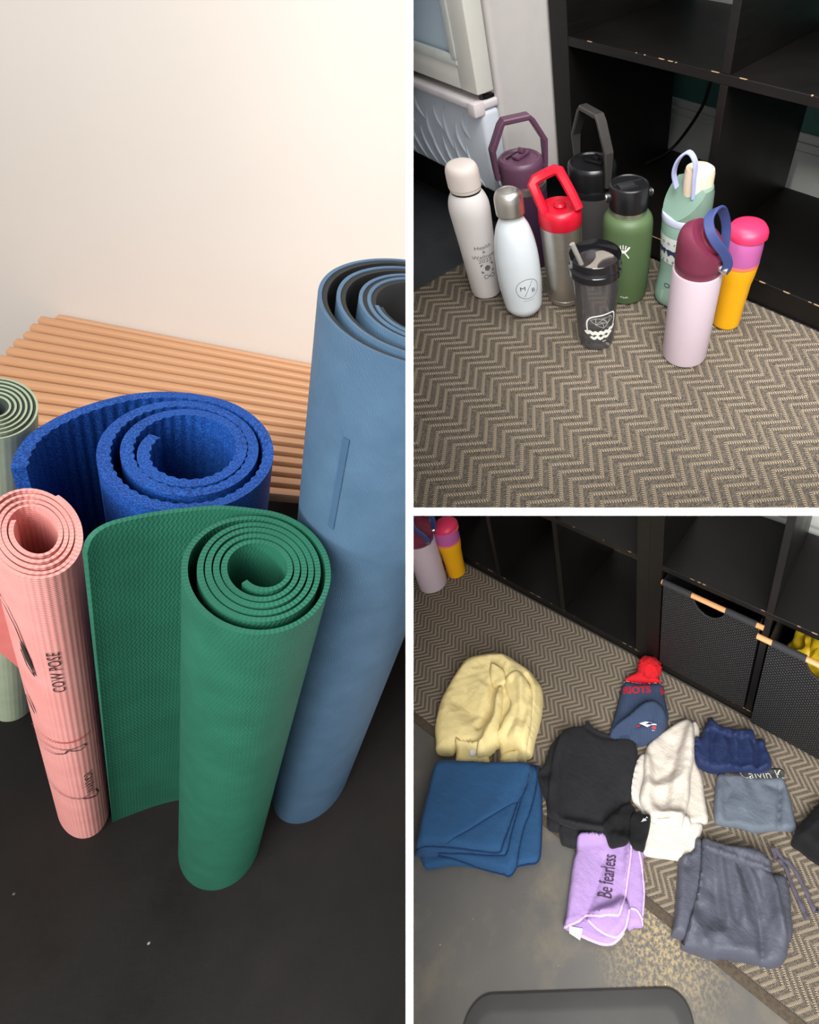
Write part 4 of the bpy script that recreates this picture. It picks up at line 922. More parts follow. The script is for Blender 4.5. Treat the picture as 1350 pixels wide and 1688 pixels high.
class Pile:
    """height of everything already lying on the floor, on a regular grid"""
    def __init__(s, res=0.006): s.r = res; s.x0, s.y0 = -1.3, -1.3; s.nx, s.ny = int(2.5 / res), int(1.5 / res); s.z = np.zeros((s.nx, s.ny))
    def at(s, x, y):
        fx = np.clip((x - s.x0) / s.r, 0, s.nx - 2.001); fy = np.clip((y - s.y0) / s.r, 0, s.ny - 2.001); i = fx.astype(int); j = fy.astype(int); a = fx - i; b = fy - j; Z = s.z
        return Z[i, j] * (1 - a) * (1 - b) + Z[i + 1, j] * a * (1 - b) + Z[i, j + 1] * (1 - a) * b + Z[i + 1, j + 1] * a * b
    def gridxy(s): return np.meshgrid(s.x0 + s.r * np.arange(s.nx), s.y0 + s.r * np.arange(s.ny), indexing='ij')
PILE = Pile()
def blur(Z, n):
    for _ in range(n):
        P_ = np.pad(Z, 1, mode='edge'); Z = (P_[1:-1, 1:-1] * 2 + P_[:-2, 1:-1] + P_[2:, 1:-1] + P_[1:-1, :-2] + P_[1:-1, 2:]) / 6
    return Z
def zp(pts, sc, ox, oy): return [(ox + x * sc, oy + y * sc) for x, y in pts]
def cloth(outline, h, edge=0.02, folds=(), wr=0.0, wscale=(14, 14), wrot=0.0, res=0.006, zref=None, smooth_n=4, seed=0.0, soft=3, lip=0.3, edge_in=None, st='BR'):
    """outline and folds in photo pixels; returns mesh geometry, the outline in the bay and the surface height function"""
    ref = (h * 0.6 if zref is None else zref)
    P2 = [tuple(un(st, *p, 2, ref)[:2]) for p in outline]; poly = cr(P2, smooth_n, True) if smooth_n > 1 else P2
    F2 = [([tuple(un(st, *p, 2, ref)[:2]) for p in f[0]], f[1], f[2]) for f in folds]; F2 = [(cr(f[0], 4), f[1], f[2]) for f in F2]
    xs = [p[0] for p in poly]; ys = [p[1] for p in poly]; x0, y0 = min(xs) - 2 * res, min(ys) - 2 * res; nx, ny = int((max(xs) - x0) / res) + 3, int((max(ys) - y0) / res) + 3
    X, Y = np.meshgrid(x0 + res * np.arange(nx), y0 + res * np.arange(ny), indexing='ij')
    cin = inside(X[:-1, :-1] + res / 2, Y[:-1, :-1] + res / 2, poly)
    used = np.zeros((nx, ny), int); used[:-1, :-1] += cin; used[1:, :-1] += cin; used[:-1, 1:] += cin; used[1:, 1:] += cin
    bd = (used > 0) & (used < 4); d, qx, qy = seg_dist(X, Y, poly, True)
    VX = np.where(bd, qx, X); VY = np.where(bd, qy, Y); d = np.where(bd, 0.0, d)
    t = np.clip(d / edge, 0, 1); prof = lip + (1 - lip) * np.sqrt(1 - (1 - t) ** 2)
    base = blur(PILE.at(VX, VY), soft)
    Z = h * prof
    env = np.clip(d / (edge * 0.7), 0, 1)
    for pts, amp, wd in F2:
        fd = seg_dist(VX, VY, pts, False)[0]; Z = Z + 1.45 * amp * np.exp(-(fd / wd) ** 1.35) * (0.25 + 0.75 * env)
    if wr:
        c, s_ = math.cos(wrot), math.sin(wrot); U = (VX * c + VY * s_) * wscale[0]; W_ = (-VX * s_ + VY * c) * wscale[1]; R_ = np.zeros_like(Z)
        for i in range(nx):
            for j in range(ny):
                if used[i, j]:
                    q = (U[i, j], W_[i, j], seed); R_[i, j] = noise.noise(q) * .6 + (1 - 2 * abs(noise.noise((U[i, j] * 1.7 + 5, W_[i, j] * 1.7, seed + 3)))) * .4
        Z = Z + wr * R_ * (0.15 + 0.85 * env)
    Z = np.maximum(Z, 0.002) + base + 0.0022
    idx = -np.ones((nx, ny), int); ii, jj = np.nonzero(used > 0); idx[ii, jj] = np.arange(len(ii)); m = len(ii)
    g = G(); vs = [(VX[i, j], VY[i, j], Z[i, j]) for i, j in zip(ii, jj)]; uv = [(VX[i, j] + 5, VY[i, j] + 5) for i, j in zip(ii, jj)]
    fs = []; ed = {}
    for i, j in zip(*np.nonzero(cin)):
        q = (idx[i, j], idx[i + 1, j], idx[i + 1, j + 1], idx[i, j + 1]); fs.append(q)
        for a, b in zip(q, q[1:] + q[:1]): ed[(a, b)] = 1
    lowz = [max(0.0008, base[i, j] + 0.0008) for i, j in zip(ii, jj)]; vs += [(v[0], v[1], min(l, v[2] - .0005)) for v, l in zip(vs, lowz)]; uv += uv
    for (a, b) in ed:
        if (b, a) not in ed: fs.append((b, a, a + m, b + m))
    # underside so that the piece is closed
    fs += [tuple(k + m for k in q[::-1]) for q in fs[:int(cin.sum())]]
    g.add(vs, fs, uv)
    def hf(x, y):
        x = np.atleast_1d(np.array(x, float)); y = np.atleast_1d(np.array(y, float))
        fx = np.clip((x - x0) / res, 0, nx - 1.001); fy = np.clip((y - y0) / res, 0, ny - 1.001); i = fx.astype(int); j = fy.astype(int); a = fx - i; b = fy - j
        i2 = np.minimum(i + 1, nx - 1); j2 = np.minimum(j + 1, ny - 1)
        return Z[i, j] * (1 - a) * (1 - b) + Z[i2, j] * a * (1 - b) + Z[i, j2] * (1 - a) * b + Z[i2, j2] * a * b
    gx, gy_ = PILE.gridxy(); m_ = inside(gx, gy_, poly); PILE.z = np.where(m_, np.maximum(PILE.z, hf(gx.ravel(), gy_.ravel()).reshape(gx.shape)), PILE.z)
    return g, poly, hf
def fabric(name, rgb, rough=.85, wv=900, bump=.35, sheen=.0, var=.05, tint=None, ns=12, crease=.5):
    if name in MATS: return MATS[name]
    n = N(name); co = n.coord('Object'); c = lin(rgb); f = n.noise(co, ns, 4); f2 = n.noise(co, wv, 2)
    c2 = lin(tint) if tint else tuple(min(1, v * (1 + var)) for v in c[:3]) + (1,); c1 = tuple(v * (1 - var) for v in c[:3]) + (1,)
    cc = n.ramp(f, [(0.3, c1), (0.7, c2)]); n.l(n.mix(n.math('MULTIPLY', f2, .3), cc, tuple(v * .75 for v in c[:3]) + (1,)), n.b.inputs['Base Color'])
    n.b.inputs['Roughness'].default_value = rough; n.b.inputs['Sheen Weight'].default_value = sheen; n.b.inputs['Specular IOR Level'].default_value = .2
    cz = n.noise(n.coord('Object', (26, 44, 20)), 1.0, 5, .62); n.l(n.bump(f2, bump, .0012, n.bump(cz, crease, .010)), n.b.inputs['Normal']); MATS[name] = n.m; return n.m
def garment(name, label, cat, px): 
    p = un('BR', *px); return thing(name, 'BR', (p[0], p[1], 0), label, cat, 'clothes and towels laid out on the floor')
def cpart(name, t, geo, m, **k):
    loc = SETM['BR'].inverted() @ t.matrix_world.translation; geo.v = [(x - loc[0], y - loc[1], z - loc[2]) for x, y, z in geo.v]
    return part(name, geo, m, t, angle=70, **k)
def onsurf(hf, st, px, ref, off=0.0012):
    """drawing plane anchored at a pixel: u to the right, v up as seen in the photo"""
    p = un(st, *px, 2, ref); r = RB; b = BB
    def f(u, v):
        x, y = p[0] + r.x * u + b.x * v, p[1] + r.y * u + b.y * v; return (x, y, float(hf(x, y)[0]) + off)
    return f
def edge_tube(px, hf, ref, rad, lift=0.0):
    pts = cr([tuple(un('BR', *p, 2, ref)[:2]) for p in px], 8); return G().tube([(x, y, float(hf(x, y)[0]) + lift) for x, y in pts], rad, 6)

# blanket -----------------------------------------------------------------------------------------------------------
Z5 = lambda pts: zp(pts, .16963, 681, 1240)
t = garment('fleece_blanket', 'folded blue fleece blanket with dark stitched edges, on the grey floor', 'blanket', (800, 1350))
bl = fabric('blue_fleece', (40, 76, 114), .95, 700, .5, .04, .08, ns=9); bl2 = fabric('blue_fleece_dark', (24, 50, 88), .9)
LB = [((240, 118), (740, 125), (1170, 130), (1238, 168), (1245, 350), (1250, 560), (1242, 900), (1215, 1058), (1110, 1090), (1010, 1112), (945, 1195), (860, 1182), (640, 1125), (380, 1095), (140, 1135), (95, 1090), (70, 1020), (60, 800), (150, 420)),
      ((240, 115), (740, 125), (1190, 150), (1205, 300), (1150, 560), (1080, 750), (1035, 950), (1005, 1100), (940, 1192), (860, 1176), (640, 1118), (420, 1050), (250, 1020), (70, 1005), (60, 800), (140, 420)),
      ((238, 112), (700, 122), (1165, 132), (1125, 320), (1060, 480), (1000, 680), (955, 850), (920, 1005), (880, 1030), (740, 1030), (560, 1012), (250, 995), (8, 985), (10, 945), (60, 780), (140, 430), (212, 180)),
      ((236, 110), (700, 120), (1156, 134), (1092, 380), (1022, 520), (950, 740), (880, 940), (850, 998), (700, 995), (300, 948), (10, 940), (60, 770), (140, 420), (212, 180))]
H_ = [.018, .016, .014, .014]; hf = None; zz = 0
for i, (o_, h_) in enumerate(zip(LB, H_)):
    zz += h_; g, poly, hf = cloth(Z5(o_), h_, .012, wr=.002, wscale=(8, 8), zref=zz * .6, smooth_n=3, soft=2, lip=.35)
    cpart('folded_layer', t, g, bl)
    if i == 3: hf3 = hf
    else: cpart('edge_stitch', t, edge_tube(Z5(o_[2:(13 if i < 2 else 12)]), hf, zz * .6, .0024, .0008), bl2)
g, poly, hf = cloth(Z5(((236, 112), (700, 122), (1156, 136), (1092, 380), (1022, 516), (860, 620), (700, 722), (520, 830), (350, 932), (150, 936), (14, 934), (60, 770), (140, 420), (212, 180))), .006, .008, wr=.0015, wscale=(8, 8), zref=.04, smooth_n=3, soft=1)
cpart('turned_corner', t, g, bl)
for pl_ in (((1158, 135), (1092, 380), (1022, 520), (950, 740), (880, 940), (845, 998), (700, 992), (300, 946), (12, 940)),):
    cpart('edge_stitch', t, edge_tube(Z5(pl_), hf3, .04, .0026, .001), bl2)
cpart('edge_stitch', t, edge_tube(Z5(((1018, 520), (860, 622), (700, 724), (520, 832), (350, 932))), hf, .04, .0018), bl2)

# cream sweatshirt ---------------------------------------------------------------------------------------------------
Z2 = lambda pts: zp(pts, .17778, 690, 1070)
t = garment('sweatshirt', 'pale yellow sweatshirt folded with its sleeves tucked, upper left of the clothes', 'sweatshirt', (800, 1180))
cy = fabric('butter_fleece', (238, 219, 158), .9, 800, .3, .04, .04, ns=7)
body = ((145, 720), (170, 590), (205, 470), (255, 375), (315, 275), (385, 165), (430, 105), (510, 66), (620, 48), (740, 40), (830, 62), (900, 112), (965, 155), (1040, 205), (1100, 285), (1140, 345), (1150, 440), (1138, 580), (1112, 700), (1080, 810), (1062, 900), (1042, 975), (985, 995), (930, 960), (850, 900), (740, 890), (640, 950), (520, 950), (360, 900), (300, 960), (165, 945), (155, 850))
fo = [(Z2([(780, 90), (860, 200), (950, 330), (940, 520), (880, 720)]), .010, .02), (Z2([(880, 110), (1030, 260), (1080, 420), (1060, 640), (1020, 800)]), .012, .018), (Z2([(1000, 330), (1010, 520), (960, 720)]), -.012, .014), (Z2([(300, 300), (420, 200), (560, 130), (660, 110)]), .008, .03), (Z2([(340, 520), (420, 560), (520, 620), (620, 640)]), -.006, .02), (Z2([(440, 420), (470, 540), (500, 660)]), -.007, .016), (Z2([(250, 500), (330, 640), (420, 760)]), .006, .025), (Z2([(560, 330), (640, 400), (660, 520)]), .006, .02), (Z2([(700, 340), (670, 500), (640, 640), (560, 740)]), -.016, .012)]
g, poly, hf = cloth(Z2(body), .042, .034, fo, wr=.006, wscale=(16, 22), wrot=.9, seed=2, res=.005); cpart('body', t, g, cy)
g, poly, hf = cloth(Z2(((360, 880), (420, 895), (530, 905), (600, 905), (655, 930), (650, 1000), (645, 1054), (500, 1058), (356, 1056), (348, 960))), .020, .016, [(Z2([(380, 900), (375, 1040)]), .004, .01)], wr=.002); cpart('hem', t, g, cy)
g, poly, hf = cloth(Z2(((765, 330), (710, 400), (690, 520), (670, 640), (610, 720), (570, 820), (535, 905), (530, 960), (620, 945), (700, 870), (742, 780), (752, 660), (775, 560), (782, 420))), .014, .014, [(Z2([(730, 440), (715, 600), (660, 740), (580, 880)]), .008, .010)], wr=.002, zref=.055); cpart('sleeve', t, g, cy)
g, poly, hf = cloth(Z2(((800, 300), (840, 235), (910, 215), (960, 240), (1030, 330), (1055, 500), (1045, 700), (1010, 850), (985, 980), (930, 975), (860, 985), (770, 1035), (748, 950), (735, 800), (780, 660), (840, 560), (850, 480), (815, 400))), .016, .018, [(Z2([(870, 300), (910, 480), (890, 650), (810, 790)]), -.010, .012), (Z2([(960, 300), (960, 560), (900, 800)]), .008, .014)], wr=.003, zref=.055); cpart('sleeve', t, g, cy)
g, poly, hf = cloth(Z2(((760, 1000), (840, 965), (925, 975), (925, 1020), (912, 1078), (860, 1070), (770, 1050))), .012, .010, zref=.012); cpart('cuff', t, g, cy)
g, poly, hf = cloth(Z2(((665, 130), (720, 130), (790, 190), (805, 250), (800, 310), (740, 325), (690, 320), (660, 260))), .012, .016, [(Z2([(680, 140), (760, 200), (800, 300)]), .006, .008)], zref=.060); cpart('neck_fold', t, g, cy)
g, poly, hf = cloth(Z2(((478, 965), (520, 955), (540, 985), (500, 1003), (472, 992))), .004, .004, zref=.02, res=.004); cpart('label_tag', t, g, mat('white_tag', (236, 232, 222), .6), label='small white tag')

# black sweatshirt ---------------------------------------------------------------------------------------------------
Z3 = lambda pts: zp(pts, .22963, 870, 1060)
t = garment('sweatshirt', 'black crew neck sweatshirt lying flat in the middle of the clothes', 'sweatshirt', (970, 1290))
bk_ = fabric('black_jersey', (36, 36, 39), .9, 900, .25, .04, .12)
g, poly, hf = cloth(Z3(((232, 1290), (236, 1430), (270, 1452), (310, 1466), (350, 1462), (420, 1440), (560, 1420), (560, 1330), (420, 1310))), .018, .014, wr=.002); cpart('hem', t, g, bk_)
g, poly, hf = cloth(Z3(((250, 640), (165, 735), (125, 850), (78, 945), (92, 1060), (130, 1140), (138, 1240), (140, 1325), (180, 1345), (232, 1335), (240, 1100), (250, 900), (300, 700))), .022, .014, [(Z3([(220, 720), (170, 900), (150, 1050)]), .006, .015), (Z3([(80, 950), (160, 960)]), -.008, .012)], wr=.003, zref=.012); cpart('sleeve', t, g, bk_)
fo = [(Z3([(420, 600), (480, 640), (560, 665), (640, 670)]), -.008, .010), (Z3([(180, 820), (200, 1000), (170, 1180)]), -.006, .02), (Z3([(300, 720), (340, 900), (320, 1100)]), .004, .04), (Z3([(560, 760), (600, 900), (520, 1100)]), -.004, .035), (Z3([(215, 1270), (300, 1310), (420, 1340)]), .005, .012), (Z3([(690, 760), (700, 950)]), .004, .03)]
g, poly, hf = cloth(Z3(((255, 630), (300, 590), (400, 576), (430, 546), (485, 600), (560, 628), (620, 660), (690, 665), (765, 685), (792, 790), (775, 930), (745, 1090), (705, 1180), (650, 1340), (560, 1362), (420, 1352), (300, 1318), (218, 1285), (150, 1240), (140, 1150), (165, 930), (195, 780))), .024, .016, fo, wr=.005, wscale=(14, 9), wrot=.5, seed=5, zref=.028, res=.005); cpart('body', t, g, bk_)
cpart('collar', t, edge_tube(Z3(((425, 560), (470, 612), (540, 642), (610, 660), (650, 662))), hf, .03, .006, -.001), bk_)

# towel --------------------------------------------------------------------------------------------------------------
t = garment('hand_towel', 'cream terry towel bunched beside the black sweatshirt', 'towel', (1105, 1300))
tw_ = fabric('cream_terry', (206, 197, 186), .95, 380, .9, .04, .05, ns=8); tw2 = fabric('white_terry', (204, 198, 190), .95, 380, .6, .04, .03)
g, poly, hf = cloth(Z3(((850, 1260), (1000, 1275), (1238, 1285), (1234, 1400), (1192, 1500), (1180, 1525), (1150, 1562), (990, 1545), (830, 1512), (836, 1400))), .016, .014, wr=.002); cpart('under_fold', t, g, tw2)
g, poly, hf = cloth(Z3(((1180, 560), (1236, 622), (1210, 760), (1208, 850), (1250, 945), (1272, 1100), (1296, 1268), (1240, 1286), (1150, 1295), (1000, 1290), (1050, 900))), .018, .014, wr=.002, zref=.016); cpart('side_fold', t, g, tw_)
g, poly, hf = cloth(Z3(((800, 812), (845, 790), (900, 900), (900, 1150), (1010, 1240), (1140, 1250), (1166, 1300), (1160, 1326), (1000, 1322), (880, 1290), (800, 1180), (745, 1112), (756, 970))), .018, .015, wr=.002, zref=.014); cpart('lower_fold', t, g, tw2)
fo = [(Z3([(1150, 540), (1140, 700), (1130, 850), (1090, 980), (900, 1020)]), .008, .022), (Z3([(1190, 640), (1170, 900), (1160, 1100), (1120, 1290)]), .007, .016), (Z3([(960, 640), (1000, 740), (960, 860)]), -.005, .02), (Z3([(1060, 700), (1070, 860), (930, 960)]), -.007, .02), (Z3([(1010, 1240), (1060, 1290), (1100, 1300)]), .010, .012)]
g, poly, hf = cloth(Z3(((852, 720), (900, 660), (1000, 585), (1105, 522), (1165, 528), (1196, 600), (1200, 800), (1172, 950), (1165, 1100), (1130, 1230), (1108, 1310), (1060, 1285), (1000, 1245), (940, 1250), (878, 1236), (830, 1170), (800, 1100), (830, 960), (835, 830))), .022, .018, fo, wr=.005, wscale=(14, 20), wrot=.4, zref=.042, res=.005); cpart('top_fold', t, g, tw_)

# knit hat -----------------------------------------------------------------------------------------------------------
t = garment('knit_hat', 'navy and red knit hat with red pom-pom, lying by the shelf corner', 'hat', (1055, 1170))
def knit(name, rgb):
    n = N(name); uv = n.sep(n.coord('UV')); a = n.math('SINE', n.math('MULTIPLY', n.math('ADD', n.math('MULTIPLY', uv[0], .838), n.math('MULTIPLY', uv[1], .545)), 900.)); b = n.noise(n.coord('Object'), 500, 2)
    c = lin(rgb); n.l(n.mix(n.math('MULTIPLY', b, .5), c, tuple(v * .6 for v in c[:3]) + (1,)), n.b.inputs['Base Color']); n.b.inputs['Roughness'].default_value = .95; n.l(n.bump(a, .5, .0015), n.b.inputs['Normal']); return n.m
kn, kr, kw = knit('navy_knit', (52, 68, 96)), knit('red_knit', (204, 16, 34)), knit('white_knit', (232, 226, 226))
g, poly, hf = cloth(Z3(((690, 276), (760, 282), (860, 288), (966, 290), (985, 390), (1002, 455), (1010, 545), (960, 622), (900, 668), (830, 695), (720, 662), (600, 652), (590, 620), (630, 480), (660, 360))), .042, .035, wr=.003, lip=.25); cpart('crown', t, g, kn); hfc = hf
g, poly, hf = cloth(Z3(((692, 274), (722, 232), (762, 210), (800, 170), (850, 160), (935, 170), (946, 215), (950, 262), (966, 290), (860, 286), (760, 280))), .038, .030, wr=.003, lip=.25, zref=.024); cpart('crown_top', t, g, kr, label='red knitted crown top'); hfr = hf
cpart('stripe', t, edge_tube(Z3(((692, 272), (760, 279), (860, 285), (964, 288))), hfc, .030, .0042, .001), kw, label='thin white stripe')
fo = [(Z3([(600, 630), (720, 560), (830, 470), (920, 440)]), .008, .014), (Z3([(640, 640), (760, 600), (880, 560)]), -.010, .014), (Z3([(960, 470), (985, 560), (930, 640)]), .008, .012)]
g, poly, hf = cloth(Z3(((590, 622), (625, 588), (720, 520), (820, 432), (900, 418), (975, 465), (1004, 545), (950, 630), (830, 690), (720, 664), (600, 650))), .016, .020, fo, wr=.002, zref=.05); cpart('cuff', t, g, kn); hfk = hf
f = onsurf(hfc, 'BR', Z3([(782, 350)])[0], .035, .0016); part_txt = text_geo('RIOTS', .036, f, sx=1.0, bold=.0015); cpart('knitted_words', t, part_txt, mat('red_yarn', (176, 24, 44), .9), label='red knitted letters RIOTS')
f = onsurf(hfc, 'BR', Z3([(968, 350)])[0], .035, .0014); cpart('knitted_words', t, text_geo('P', .034, f, bold=.0015), mat('red_yarn', (176, 24, 44), .9), label='red knitted letter')
f = onsurf(hfk, 'BR', Z3([(872, 600)])[0], .05, .0014); em = []
for pts, c in (([(-.034, .010), (-.012, .016), (.006, .012), (.024, .004), (.030, -.010), (.010, -.012), (-.010, -.004)], (226, 226, 230)), ([(-.028, .006), (-.040, .004), (-.046, -.002), (-.034, -.002)], (206, 36, 52)), ([(-.018, .010), (0, .012), (.014, .006), (.004, .002), (-.010, .004)], (40, 56, 110)), ([(.010, -.002), (.022, -.002), (.020, -.009), (.008, -.008)], (206, 36, 52))):
    g = G(); blob(g, pts, (lambda fm_, k_: (lambda u, v: (lambda q: (q[0], q[1], q[2] + k_))(fm_(u, v))))(f, .0005 * len(em))); em.append(1); cpart('stitched_emblem', t, g, mat('emblem_%d_%d' % c[:2], c, .7), label='stitched team emblem patch')
bm = bmesh.new(); bmesh.ops.create_icosphere(bm, subdivisions=4, radius=1.0)
for v in bm.verts: v.co *= 1 + .16 * noise.noise(v.co * 7) + .10 * noise.noise(v.co * 17)
pc = un('BR', *Z3([(893, 150)])[0], 2, .035); g = G(); g.bm(bm, Matrix.Translation((pc[0], pc[1] - .022, .042)) @ Matrix.Diagonal((.044, .040, .036, 1))); cpart('pom_pom', t, g, mat('red_wool', (190, 10, 24), .95, var=.2, nscale=120), label='fuzzy red pom-pom')

# shorts -------------------------------------------------------------------------------------------------------------
Z4 = lambda pts: zp(pts, .16296, 1130, 1160)
t = garment('leggings', 'folded slate grey leggings with white waistband lettering, under the navy shorts', 'leggings', (1245, 1320))
sl_ = fabric('slate_stretch', (96, 104, 116), .6, 1200, .15, .04, .05); sl2 = fabric('waistband_stretch', (84, 84, 84), .7, 1200, .2)
fo = [(Z4([(400, 720), (460, 860), (400, 1000), (420, 1150)]), -.006, .014), (Z4([(560, 760), (600, 900), (580, 1060)]), .005, .016), (Z4([(650, 800), (740, 930), (780, 1060)]), -.005, .018), (Z4([(820, 820), (900, 860), (955, 850)]), -.006, .010), (Z4([(958, 860), (950, 1050), (938, 1270)]), -.012, .006), (Z4([(340, 900), (370, 1100)]), .006, .02)]
g, poly, hf = cloth(Z4(((322, 722), (390, 700), (520, 712), (640, 735), (820, 745), (975, 740), (1030, 850), (1072, 1000), (1110, 1170), (1132, 1235), (1100, 1284), (900, 1280), (700, 1300), (540, 1252), (345, 1222), (292, 1170), (288, 1000), (300, 850))), .017, .014, fo, wr=.004, wscale=(20, 12), wrot=.6, seed=8, soft=1); cpart('legs', t, g, sl_)
g, poly, hf = cloth(Z4(((420, 650), (700, 640), (985, 632), (990, 735), (830, 748), (640, 742), (500, 728), (420, 720))), .007, .008, wr=.001, zref=.022, soft=2); cpart('waistband', t, g, sl2); hfw = hf
f = onsurf(hfw, 'BR', Z4([(770, 706)])[0], .024, .0014); cpart('printed_words', t, text_geo('Calvin K', .040, f, sx=1.0), wp, label='white printed letters Calvin K')
t = garment('shorts', 'navy blue gathered shorts above the slate leggings', 'shorts', (1210, 1230))
nv_ = fabric('navy_nylon', (31, 43, 80), .6, 1000, .2, .04, .08)
fo = [(Z4([(x0, 260 + (x0 - 200) * .25), (x0 + dx, 450), (x0 + dx * 1.4, 640)]), a_, .010) for x0, dx, a_ in ((210, 20, .008), (290, -30, -.008), (360, 60, .007), (430, 60, -.008), (500, 10, .008), (560, 0, -.008), (620, 40, .006), (690, 20, -.012), (760, 50, .006))]
g, poly, hf = cloth(Z4(((265, 108), (320, 180), (440, 230), (560, 240), (692, 242), (722, 338), (815, 345), (822, 430), (868, 520), (884, 610), (830, 660), (740, 682), (640, 672), (480, 668), (300, 668), (170, 628), (110, 570), (92, 480), (102, 342), (150, 322), (190, 212))), .032, .016, fo, wr=.007, wscale=(34, 14), wrot=.5, seed=4, zref=.032, res=.005); cpart('legs', t, g, nv_)
g, poly, hf = cloth(Z4(((190, 215), (262, 112), (318, 184), (438, 232), (560, 242), (690, 246), (712, 320), (640, 340), (500, 330), (380, 300), (280, 262), (210, 280))), .012, .010, [(Z4([(250 + i * 55, 190 + i * 18), (240 + i * 55, 270 + i * 10)]), .003 * (1 if i % 2 else -1), .006) for i in range(8)], zref=.05, res=.005); cpart('waistband', t, g, nv_)
# track pants --------------------------------------------------------------------------------------------------------
Z7 = lambda pts: zp(pts, .2003, 1080, 1350)
t = garment('track_pants', 'folded dark grey track pants with drawstring, at the rug edge front right', 'pants', (1210, 1490))
pg = fabric('charcoal_tricot', (80, 82, 94), .5, 1300, .12, .04, .05)
fo = [(Z7([(230, 330), (230, 600), (190, 880)]), .006, .02), (Z7([(200, 340), (260, 400), (300, 330)]), -.008, .010)]
g, poly, hf = cloth(Z7(((190, 345), (240, 302), (320, 262), (332, 178), (392, 172), (400, 400), (360, 650), (330, 800), (260, 985), (200, 975), (132, 955), (150, 860), (165, 700), (184, 420))), .026, .016, fo, wr=.005, wscale=(22, 8)); cpart('back_leg', t, g, pg)
g, poly, hf = cloth(Z7(((930, 460), (1060, 462), (1092, 522), (1112, 610), (1122, 760), (1136, 920), (1112, 1010), (1060, 1040), (980, 900), (960, 650))), .022, .014, wr=.005, wscale=(22, 10)); cpart('inner_leg', t, g, pg)
fo = [(Z7([(480 + i * 55, 280 + i * 20), (500 + i * 62, 520), (540 + i * 66, 820)]), .006 * (1 if i % 2 else -1), .012) for i in range(8)] + [(Z7([(700, 380), (820, 660), (870, 900), (880, 1180)]), -.014, .010), (Z7([(430, 560), (500, 640), (470, 800)]), -.008, .025), (Z7([(300, 780), (360, 900), (400, 1000)]), .007, .02), (Z7([(420, 1000), (500, 950), (560, 960)]), .008, .02), (Z7([(640, 1090), (740, 1060), (840, 1100)]), .007, .02), (Z7([(340, 700), (350, 720), (330, 760)]), -.012, .012)]
g, poly, hf = cloth(Z7(((398, 140), (480, 165), (620, 200), (760, 215), (880, 252), (970, 340), (965, 440), (1010, 560), (1060, 760), (1090, 950), (1100, 1080), (1080, 1145), (1040, 1190), (960, 1206), (880, 1192), (740, 1162), (560, 1132), (500, 1142), (380, 1112), (212, 1042), (250, 960), (320, 720), (350, 600), (375, 400))), .030, .018, fo, wr=.006, wscale=(26, 8), wrot=.15, seed=6, zref=.030, res=.005); cpart('front_leg', t, g, pg); hfp = hf
g, poly, hf = cloth(Z7(((398, 135), (480, 150), (620, 192), (760, 204), (880, 242), (968, 332), (962, 420), (880, 400), (760, 372), (640, 325), (500, 272), (402, 215))), .014, .012, [(Z7([(410 + i * 28, 150 + i * 9), (405 + i * 28, 205 + i * 11)]), .0022 * (1 if i % 2 else -1), .0045) for i in range(20)] + [(Z7([(410, 185), (500, 205), (640, 262), (760, 300), (960, 385)]), -.004, .006)], zref=.052, res=.005); cpart('waistband', t, g, pg)
for pts in (((955, 275), (1000, 330), (1065, 390), (1130, 560), (1200, 710), (1256, 832)), ((965, 272), (1050, 330), (1135, 405), (1230, 575), (1300, 735), (1342, 765))):
    q = cr([tuple(un('BR', *p, 2, .004)[:2]) for p in Z7(pts)], 6); q = [Vector((x, y, .0042 + .003 * math.sin(i * .6) ** 2 + .03 * max(0, 1 - i / 5))) for i, (x, y) in enumerate(q)]
    cpart('drawstring', t, G().ribbon(q, Vector((.8, .5, 0)), .011, .003), fabric('grey_cord', (84, 80, 92), .8))
# lavender towel -----------------------------------------------------------------------------------------------------
Z6 = lambda pts: zp(pts, .14815, 900, 1340)
t = garment('hand_towel', 'lavender towel with dark stitched words and pale piping, hanging off the rug', 'towel', (990, 1460))
lv = fabric('lavender_plush', (164, 136, 188), .95, 450, .6, .04, .05, ns=14); lv2 = fabric('pale_lavender_piping', (204, 174, 214), .8)
g, poly, hf = cloth(Z6(((900, 330), (1000, 385), (1080, 402), (1086, 700), (1104, 830), (1082, 1180), (1076, 1264), (990, 1270), (900, 1262), (880, 800))), .016, .012, wr=.002, zref=.01); cpart('under_fold', t, g, lv)
cpart('piping', t, edge_tube(Z6(((1030, 420), (1060, 560), (1075, 700), (1090, 900), (1070, 1180))), hf, .012, .0035), lv2)
cpart('piping', t, edge_tube(Z6(((945, 1070), (1010, 1090), (1060, 1170), (1076, 1250))), hf, .012, .003), lv2)
g, poly, hf = cloth(Z6(((200, 1262), (420, 1150), (700, 1020), (860, 960), (925, 1080), (905, 1220), (865, 1330), (760, 1438), (640, 1455), (500, 1410), (330, 1335))), .012, .010, wr=.002, zref=.012); cpart('lower_fold', t, g, lv)
cpart('piping', t, edge_tube(Z6(((330, 1330), (500, 1405), (640, 1450), (760, 1432), (862, 1328))), hf, .012, .0042), lv2)
g, poly, hf = cloth(Z6(((450, 1165), (650, 1060), (870, 960), (930, 1080), (890, 1260), (800, 1370), (690, 1362), (565, 1290), (480, 1205))), .012, .010, wr=.002, zref=.02); cpart('middle_fold', t, g, lv)
cpart('piping', t, edge_tube(Z6(((470, 1195), (565, 1285), (690, 1358), (800, 1366), (888, 1258), (926, 1085))), hf, .02, .0036), lv2)
fo = [(Z6([(650, 480), (590, 720), (500, 950), (430, 1120)]), -.007, .012), (Z6([(420, 300), (380, 600), (330, 900), (260, 1150)]), .006, .04), (Z6([(600, 960), (600, 1150)]), .004, .014), (Z6([(730, 960), (720, 1140)]), -.004, .014)]
